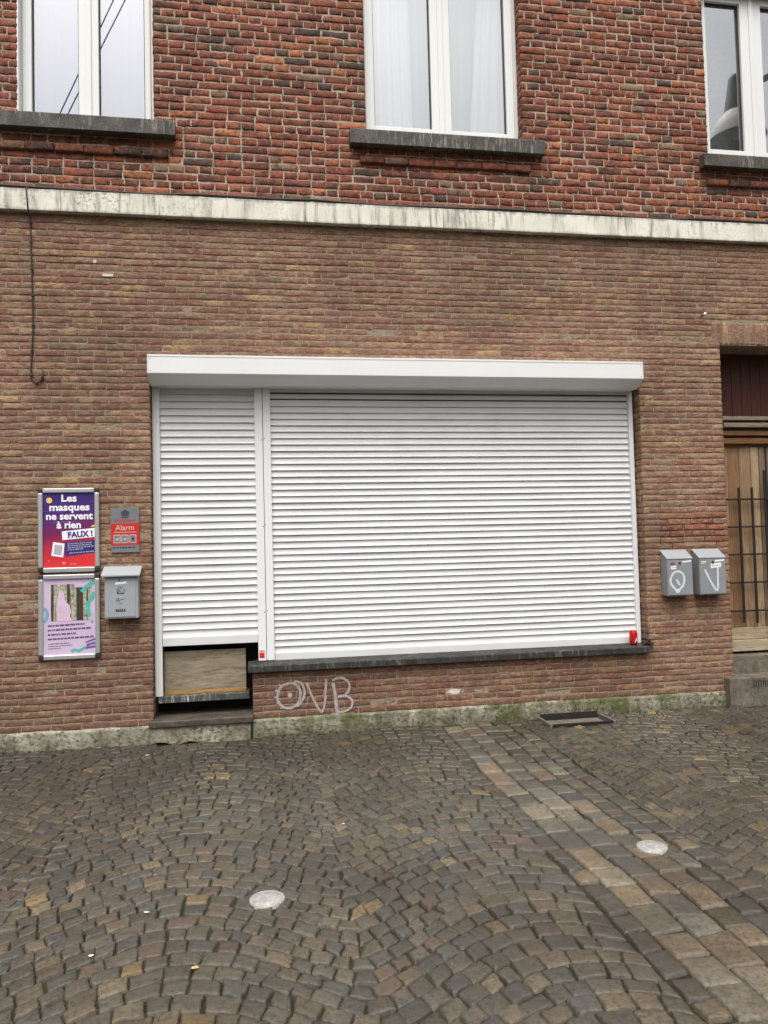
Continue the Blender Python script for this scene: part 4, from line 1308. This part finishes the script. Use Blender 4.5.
# two slope-topped mailboxes by the house door
def slope_box(x0, x1, label, kind):
    root = empty('mailbox', ((x0 + x1) / 2, 0, 0.967))
    tag(root, label, 'mailbox', 'slope topped mailboxes by the house door')
    d = 0.105
    MB().prism_x([(-d, 0.967), (-d, 1.272), (-0.002, 1.338), (-0.002, 0.967)], x0, x1, M['grey2']).build('body', root, bevel=0.003)
    MB().prism_x([(-d - .006, 1.268), (-d - .006, 1.276), (-0.002, 1.346), (-0.002, 1.338)], x0 - .003, x1 + .003, M['grey2l']).build('lid', root, bevel=0.002)
    yf = -d - .0035
    MB().box(x0 + .006, x1 - .006, yf, -d + .001, 0.974, 1.262, M['grey2']).build('door_panel', root, bevel=0.0015)
    w = x1 - x0
    X = lambda u: x0 + .006 + (w - .012) * u
    Z = lambda v: 1.262 - 0.288 * v
    MB().tube([(X(0.49 if kind == 'O' else 0.50), yf, Z(0.09)), (X(0.49 if kind == 'O' else 0.50), yf - .008, Z(0.09))], 0.009, M['gasket'], 12).build('lock', root)
    sk = MB()
    if kind == 'O':
        sk.poly([(X(.10), Z(.14)), (X(.30), Z(.135)), (X(.30), Z(.075)), (X(.10), Z(.08))], yf - .0006, M['pinkred'])
        dashes(sk, X(.12), X(.28), Z(.12), 0.007, yf - .0010, M['ink'], 0)
        sk.build('sticker', root); sk = MB()
        sk.poly([(X(.13), Z(.27)), (X(.35), Z(.25)), (X(.33), Z(.16)), (X(.12), Z(.18))], yf - .0006, M['paper'])
        dashes(sk, X(.17), X(.31), Z(.225), 0.004, yf - .0010, M['pinkred'], 0.06)
        sk.build('sticker', root); sk = MB()
        sk.poly([(X(.60), Z(.085)), (X(.97), Z(.055)), (X(.97), Z(.015)), (X(.60), Z(.045))], yf - .0006, M['paper'])
    else:
        sk.poly([(X(.05), Z(.13)), (X(.23), Z(.12)), (X(.23), Z(.05)), (X(.05), Z(.06))], yf - .0006, M['cream'])
        dashes(sk, X(.08), X(.2), Z(.10), 0.004, yf - .0010, M['ink'], 0.03)
        sk.build('sticker', root); sk = MB()
        sk.poly([(X(.42), Z(.27)), (X(.84), Z(.235)), (X(.84), Z(.115)), (X(.42), Z(.13))], yf - .0006, M['paper'])
        dashes(sk, X(.47), X(.80), Z(.205), 0.004, yf - .0010, M['ink'], 0.05)
        sk.build('sticker', root); sk = MB()
        sk.poly([(X(.58), Z(.085)), (X(.97), Z(.065)), (X(.97), Z(.015)), (X(.60), Z(.030))], yf - .0006, M['paper'])
    sk.build('sticker', root)
    gm = MB()
    if kind == 'O':
        ribbon(gm, [(X(.38), Z(.33)), (X(.20), Z(.39)), (X(.08), Z(.58)), (X(.16), Z(.74)), (X(.37), Z(.86)), (X(.58), Z(.74)), (X(.66), Z(.56)), (X(.58), Z(.38))], 0.018, yf - .0008, M['spray2'], True)
        ribbon(gm, [(X(.33), Z(.55)), (X(.40), Z(.64)), (X(.46), Z(.72))], 0.018, yf - .0012, M['spray2'])
        ribbon(gm, [(X(.27), Z(.84)), (X(.37), Z(.93)), (X(.47), Z(.84))], 0.016, yf - .0014, M['spray2'])
    else:
        ribbon(gm, [(X(.18), Z(.30)), (X(.34), Z(.56)), (X(.56), Z(.86)), (X(.64), Z(.90)), (X(.68), Z(.82)), (X(.69), Z(.55)), (X(.70), Z(.25))], 0.017, yf - .0008, M['spray2'])
    gm.build('sprayed_letter', root)
slope_box(3.335, 3.562, 'slate grey mailbox with a sloped top and a sprayed white O', 'O')
slope_box(3.624, 3.862, 'slate grey mailbox with a sloped top and a sprayed white V', 'V')

# drink can on the shop sill
can = MB()
cx, cy, cz = 3.092, 0.045, 0.563
can.lathe([(0.0, 0.004), (0.022, 0.003), (0.025, 0.0), (0.0315, 0.010), (0.033, 0.016), (0.033, 0.100), (0.030, 0.108), (0.0265, 0.116), (0.0265, 0.119), (0.024, 0.118), (0.023, 0.114), (0.0, 0.114)], (cx, cy, cz), M['canred'], 28)
o = can.build('drink_can', None, smooth=True, loc=(cx, cy, cz))
tag(o, 'red drink can standing at the right end of the shop window sill', 'can')
bnd = MB()
vs, fs = [], []
for i in range(9):
    a = math.radians(-96 + i * 4)
    for z in (0.020 + i * .003, 0.032 + i * .0045):
        vs.append((cx + 0.0336 * math.cos(a), cy + 0.0336 * math.sin(a), cz + z))
for i in range(8): fs.append((2 * i, 2 * i + 2, 2 * i + 3, 2 * i + 1))
bnd.add(vs, fs, M['paper']).build('white_wave', o, smooth=True)
MB().lathe([(0.0, .1145), (0.0235, .1145), (0.0255, .1195), (0.027, .1195)], (cx, cy, cz), M['alu'], 28).build('can_top', o, smooth=True)

# rotting leaves caught at the end of the sill
lf = MB()
for i in range(34):
    c = Vector((3.195 + random.gauss(0, .022), random.uniform(-0.035, 0.02), 0.572 + abs(random.gauss(0, .014))))
    a, t, s_ = random.uniform(0, 6.28), random.uniform(-.9, .9), random.uniform(.012, .024)
    u = Vector((math.cos(a), math.sin(a), t)) * s_
    v = Vector((-math.sin(a), math.cos(a), random.uniform(-.6, .6))) * s_ * .5
    lf.add([c - u, c + v, c + u, c - v], [(0, 1, 2, 3)], M['leaf'])
tag(lf.build('dead_leaves', None, loc=(3.195, 0, 0.556)), 'small clump of black rotting leaves at the right end of the shop sill', 'leaves', kind='stuff')

# red sticker on the middle rail
stk = MB().poly(rect(0.008, 0.048, 0.592, 0.650), 0.0990, M['red']).poly(rect(0.010, 0.046, 0.634, 0.640), 0.0984, M['paper']).poly([(0.02, 0.604), (0.036, 0.604), (0.036, 0.618), (0.02, 0.618)], 0.0984, M['pinkred'])
tag(stk.build('sticker', None, loc=(0.028, 0.099, 0.59)), 'small red sticker at the foot of the shutter rail between the two shutters', 'sticker')

# black cables on the facade
cb = empty('wall_cable', (-1.62, 0, 2.7))
tag(cb, 'thin black cable hanging down the wall and ending in a hook', 'cable')
path = [(-1.640, -0.020, 4.185), (-1.636, -0.056, 4.160), (-1.630, -0.060, 4.08), (-1.624, -0.058, 3.99), (-1.622, -0.016, 3.955), (-1.620, -0.011, 3.86), (-1.613, -0.011, 3.60), (-1.608, -0.011, 3.33), (-1.605, -0.011, 3.14), (-1.614, -0.011, 2.95), (-1.622, -0.011, 2.80), (-1.621, -0.011, 2.745), (-1.606, -0.011, 2.718), (-1.583, -0.011, 2.708), (-1.560, -0.011, 2.716), (-1.543, -0.011, 2.740), (-1.540, -0.011, 2.806)]
MB().tube(path, 0.0052, M['cable'], 8).build('cable_run', cb, smooth=True)
for (x, z) in ((-1.621, 3.915), (-1.618, 3.77), (-1.612, 3.56), (-1.608, 3.36), (-1.605, 3.14), (-1.614, 2.95), (-1.621, 2.765), (-1.583, 2.708), (-1.542, 2.748)):
    MB().box(x - .010, x + .010, -0.019, -0.002, z - .009, z + .009, M['cable']).build('cable_clip', cb, bevel=0.004)
path = [(XL + i * 0.3, -0.020 + 0.006 * math.sin(i * 1.7), 4.176 + 0.006 * math.sin(i * 0.9) + 0.004 * math.sin(i * 2.3)) for i in range(41)]
tag(MB().tube(path, 0.011, M['cable'], 8).build('ledge_cable', None, smooth=True, loc=(XL, 0, 4.17)), 'black cable lying along the top of the white ledge', 'cable')

hk = empty('wall_hook', (3.802, 0, 3.343))
tag(hk, 'small round metal wall hook on the bricks up beside the house door', 'hook')
MB().tube([(3.802, 0, 3.343), (3.802, -0.05, 3.340)], 0.006, M['cable'], 8).build('stem', hk)
MB().lathe([(0, -.018), (.012, -.014), (.018, 0), (.012, .014), (0, .018)], (3.806, -0.055, 3.340), M['alu'], 14).build('knob', hk, smooth=True)

# steel discs let into the paving
for i, (x, yy, r_, lab) in enumerate(((0.018, -2.716, 0.071, 'steel disc in the setts below the narrow shutter and the doorstep'), (1.801, -2.582, 0.068, 'steel disc in the setts on the strip of large stones'))):
    z = float(zg(x, yy))
    o = MB().lathe([(r_ + .002, -.03), (r_ + .002, 0.003), (r_, 0.0048), (r_ * .90, 0.0050), (r_ * .885, 0.0038), (r_ * .87, 0.0050), (r_ * .4, 0.0062), (0.0005, 0.0064)], (x, yy, z), M['steel'], 40).build('ground_disc', None, smooth=True, loc=(x, yy, z))
    tag(o, lab, 'ground disc', 'steel discs in the paving')

# light well of the cellar
gx0, gx1, gy = GR
zw = float(zg(2.45, -0.1)) + 0.006
cg = empty('cellar_hatch', ((gx0 + gx1) / 2, gy / 2, zw))
tag(cg, 'metal framed cellar light well set in the paving against the mossy plinth', 'cellar hatch')
MB().box(gx0, gx0 + .018, gy, -0.030, zw - .05, zw + .004, M['dullsteel']).box(gx1 - .018, gx1, gy, -0.030, zw - .05, zw + .004, M['dullsteel']).box(gx0 + .020, gx1 - .020, gy, gy + .014, zw - .05, zw + .003, M['iron']).build('hatch_frame', cg, bevel=0.002)
MB().box(gx0 + .022, gx1 - .075, gy + .016, -0.14, zw - .04, zw - .006, M['stone']).build('cover_slab', cg, bevel=0.004)
MB().box(gx0 + .03, gx1 - .02, -0.0262, -0.012, zw - .03, 0.052, M['pit']).build('air_slot', cg)
MB().box(gx0, gx1, gy, -0.0, zw - .30, zw - .07, M['pit']).build('pit', cg)

# moss and weeds along the foot of the wall
def tuft(mb, x, yy, z, h, n, spread):
    for i in range(n):
        a = random.uniform(0, 6.28); d = abs(random.gauss(0, spread))
        bx, by = x + d * math.cos(a), min(yy + d * math.sin(a), -0.022)
        l = h * random.uniform(.4, 1); tx, ty = random.gauss(0, .6) * l, random.gauss(0, .6) * l
        w = 0.0022
        mb.add([(bx - w, by, z), (bx + w, by, z), (bx + tx, by + ty, z + l)], [(0, 1, 2)], M['weed'])
wd = MB()
for i in range(70):
    x = random.choice([random.gauss(0.55, .3), random.uniform(0.0, 3.8), random.gauss(0.15, .08)])
    if not (-0.02 < x < 3.8) or gx0 - .05 < x < gx1 + .05: continue
    tuft(wd, x, -0.03, float(zg(x, 0)) - .004, 0.022, 12, 0.014)
tag(wd.build('wall_foot_weeds', None), 'low green moss and grass along the foot of the wall', 'weeds', kind='stuff')
wd = MB()
for (x, yy) in ((-1.35, -1.29), (-1.18, -1.30), (-1.37, -1.36), (-1.12, -1.22)):
    tuft(wd, x, yy, float(zg(x, yy)) - .012, 0.028, 26, 0.022)
tag(wd.build('sett_weeds', None), 'few green weeds growing between the setts below the posters', 'weeds', kind='stuff')

# litter
def scrap(name, x, yy, r_, mat, label, cat):
    z = float(zg(x, yy)) + 0.006
    n = 9
    ring = []
    for k in range(n):
        a = 2 * math.pi * k / n; q = r_ * random.uniform(.6, 1.15)
        ring.append((x + q * math.cos(a), yy + q * .7 * math.sin(a), z + random.uniform(0, .0015)))
    mb = MB().add(ring + [(x, yy, z + .002), (x, yy, z - .004)], [(k, (k + 1) % n, n) for k in range(n)] + [((k + 1) % n, k, n + 1) for k in range(n)], mat)
    tag(mb.build(name, None, loc=(x, yy, z)), label, cat)
scrap('paper_scrap', -0.78, -0.36, 0.017, M['scrap'], 'flat white paper scrap on the setts in front of the doorstep', 'litter')
scrap('paper_scrap', -0.61, -3.04, 0.014, M['scrap'], 'bright white paper scrap on the setts nearest the street, left of the steel disc', 'litter')
scrap('paper_scrap', -0.46, -2.74, 0.013, M['scrap'], 'tiny white paper scrap level with the steel disc below the doorstep', 'litter')
scrap('paper_scrap', 0.42, -1.95, 0.010, M['scrap'], 'tiny white paper speck in the setts between the two steel discs', 'litter')
scrap('fallen_leaf', -0.235, -3.20, 0.014, M['tanleaf'], 'curled yellowish leaf on the setts near the steel disc', 'leaf')

# street lamp over the street: the windows mirror it
lx, ly, lz = 5.27, -1.24, 5.62
lp = empty('street_lamp', (7.35, ly, 0))
tag(lp, 'pale bell shaped street lamp on a long arm mirrored in the window', 'street lamp')
MB().lathe([(0.300, 0.165), (0.292, 0.20), (0.262, 0.29), (0.205, 0.38), (0.140, 0.445), (0.130, 0.46)], (lx, ly, lz), M['lampgrey'], 40).build('lamp_shade', lp, smooth=True)
MB().lathe([(0.294, 0.168), (0.284, 0.20), (0.250, 0.285), (0.190, 0.365), (0.01, 0.42)], (lx, ly, lz), M['lampdark'], 40).build('shade_lining', lp, smooth=True)
MB().lathe([(0.130, 0.455), (0.120, 0.50), (0.065, 0.84), (0.045, 0.88), (0.0, 0.89)], (lx, ly, lz), M['lampdark'], 28).build('neck', lp, smooth=True)
MB().lathe([(0.0, 0.16), (0.04, 0.175), (0.05, 0.22), (0.03, 0.30), (0.02, 0.38)], (lx, ly, lz), M['lampgrey'], 20).build('bulb', lp, smooth=True)
MB().tube([(lx + .05, ly, lz + .70), (lx + .8, ly, lz + 1.12), (7.35, ly, lz + 1.5)], 0.035, M['lampdark'], 10).build('arm', lp, smooth=True)
MB().tube([(7.35, ly, -0.05), (7.35, ly, lz + 1.8)], [0.075, 0.05], M['lampdark'], 14).build('pole', lp, smooth=True)
# overhead wires across the street, mirrored as well
def wire(a, b, lab):
    a, b = Vector(a), Vector(b)
    d = b - a
    pts = [a + d * t for t in (-0.8, -0.4, 0, .25, .5, .75, 1, 1.5, 2.2)]
    tag(MB().tube(pts, 0.006, M['cable'], 6).build('overhead_wire', None, loc=a), lab, 'wire', 'wires over the street')
wire((-1.75, -1.24, 5.61), (-1.30, -1.60, 7.05), 'steep thin black wire over the street, the outer of two mirrored')
wire((-1.72, -1.24, 5.52), (-1.20, -1.60, 7.03), 'steep thin black wire over the street, the inner of two mirrored')
